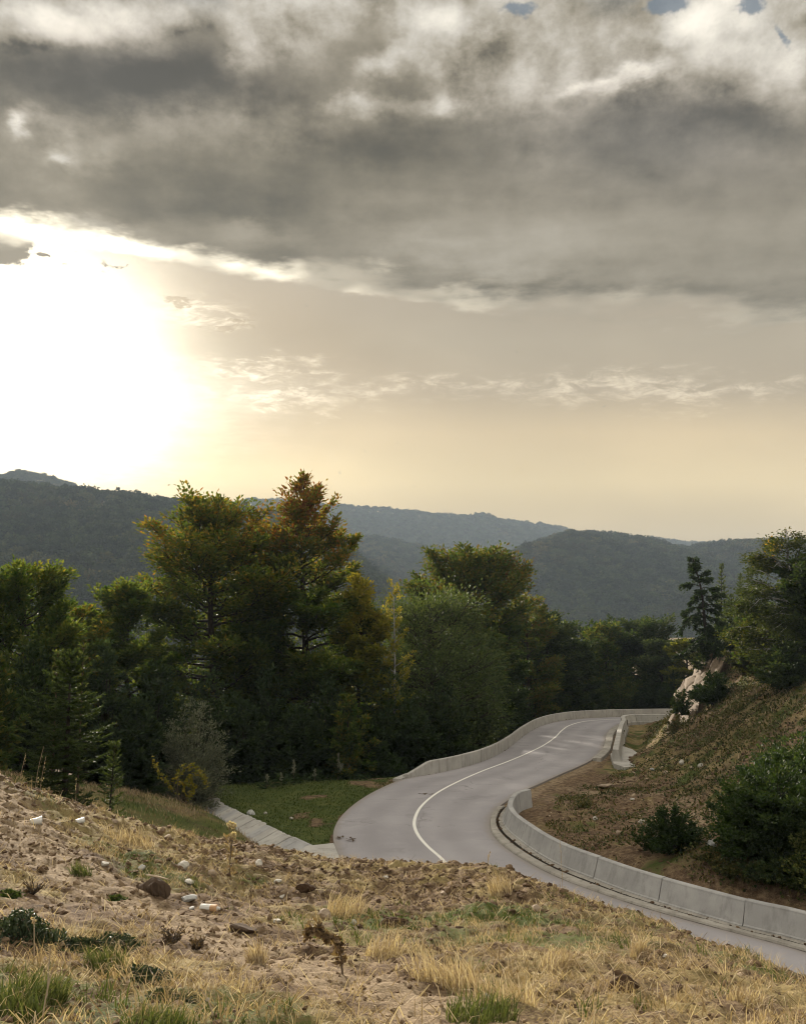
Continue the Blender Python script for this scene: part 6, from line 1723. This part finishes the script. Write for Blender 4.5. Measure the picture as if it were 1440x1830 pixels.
def roadside():
    r = np.random.default_rng(13)
    # weeds growing in the strip before the short barrier
    for k, (px, py, h, lab) in enumerate([(1105, 1322, 22, 'upper weed in the dirt strip before the short barrier'), (1108, 1338, 26, 'middle weed in the dirt strip before the short barrier'), (1098, 1350, 16, 'lowest weed in the dirt strip before the short barrier'), (1113, 1304, 18, 'farthest weed in the dirt strip before the short barrier')]):
        q = on_road(px, py); z = gz(*q); hh = h * q[1] / FPX
        root = empty('roadside_weed', (q[0], q[1], z)); tag(root, lab, 'weed', 'weeds by the short barrier')
        tb = Tubes(); C = []
        for j in range(7):
            e = np.array([r.normal() * .18, r.normal() * .3, hh * (.5 + .6 * r.random())]); tb.add(np.array([[0, 0, 0], e]), [.012, .005], 4); C += [e * f for f in (.4 + .6 * r.random(9))]
        w_ = tb.arrays(); np_obj('stems', w_[0], [w_[1]], M['twig'], root); V, F = leaf_quads(r, np.array(C), r.normal(size=(len(C), 3)), .17, .08, 1); np_obj('leaves', V, [F], M['brush'], root, attrs={'tint': .2 + .5 * r.random(len(C))})
    q = on_road(1121, 1302); root = empty('wooden_stake', (q[0], q[1], gz(*q) - .1)); tag(root, 'thin dark stake standing before the short barrier', 'stake')
    tb = Tubes(); tb.add(np.array([[0, 0, 0], [0, 0, 1.0], [0, 0, 1.25]]), [.05, .045, .03], 6); w_ = tb.arrays(); np_obj('post', w_[0], [w_[1]], M['rotten_wood'], root)
    # rusty plate let into the outer barrier
    i = np.argmin(np.linalg.norm(FB_FOOT - np.array(on_road(846, 1364)), axis=1)); c = FB_FOOT[i]; n = normals2(FB_FOOT)[i] * FB_SIDE; t = np.array([-n[1], n[0]])
    z = float(road_z(c[1])); O = np.array(FARB.location)
    V = []
    for dn in (-.12, -.085):
        for a, h in [(-.16, .30), (.16, .30), (.16, .62), (-.16, .62)]:
            p = c + t * a + n * (dn - .32 * (h - .30) - .02); V.append((p[0], p[1], z + h))
    np_obj('rust_plate', np.array(V) - O, [np.array([[3, 2, 1, 0], [4, 5, 6, 7], [0, 1, 5, 4], [1, 2, 6, 5], [2, 3, 7, 6], [3, 0, 4, 7]])], M['rust'], FARB)
    # dead leaves scattered on the tarmac
    tags = [('dark leaf drift on the tarmac at the lower left road edge', 606, 1500, 8), ('two torn dark leaves on the tarmac near the road centre', 628, 1504, 6), ('long twig on the tarmac above the road centre', 758, 1421, 12)]
    for lab, px, py, w in tags:
        q = on_road(px, py); n_ = 7; C = np.c_[r.normal(size=n_) * .18, r.normal(size=n_) * .14, np.full(n_, .02)]
        V, F = leaf_quads(r, C, np.c_[r.normal(size=(n_, 2)), np.zeros(n_)], .26, .10, .12); o = np_obj('dead_leaves', V, [F], M['dead'], attrs={'tint': .15 * r.random(n_)}); o.location = (q[0], q[1], float(road_z(q[1])) + .055); tag(o, lab, 'leaves', kind='stuff')
    # a bird far off over the left ridge
    p = at(302, 867, 190); root = empty('bird', p, .7); tag(root, 'tiny dark bird flying above the ridge left of the trees', 'bird')
    V, F = chop_rock(5, (.30, .09, .085), 4, 2, .02); np_obj('body', V, [F], M['bird_feather'], root)
    for sgn in (-1, 1):
        W = np.array([[.14, 0, .03], [-.12, 0, .03], [-.10, sgn * .28, .13], [.10, sgn * .30, .14], [-.12, sgn * .62, .06], [-.02, sgn * .62, .07]])
        np_obj('wing', np.vstack([W, W - [0, 0, .02]]), [np.array([[0, 1, 2, 3], [3, 2, 4, 5], [9, 8, 7, 6], [11, 10, 8, 9]])], M['bird_feather'], root)
    np_obj('tail', np.array([[-.26, -.03, 0], [-.26, .03, 0], [-.46, .09, .01], [-.46, -.09, .01], [-.26, -.03, -.02], [-.26, .03, -.02], [-.46, .09, -.01], [-.46, -.09, -.01]]), [np.array([[0, 1, 2, 3], [7, 6, 5, 4], [0, 3, 7, 4], [1, 5, 6, 2], [2, 6, 7, 3]])], M['bird_feather'], root)
roadside()
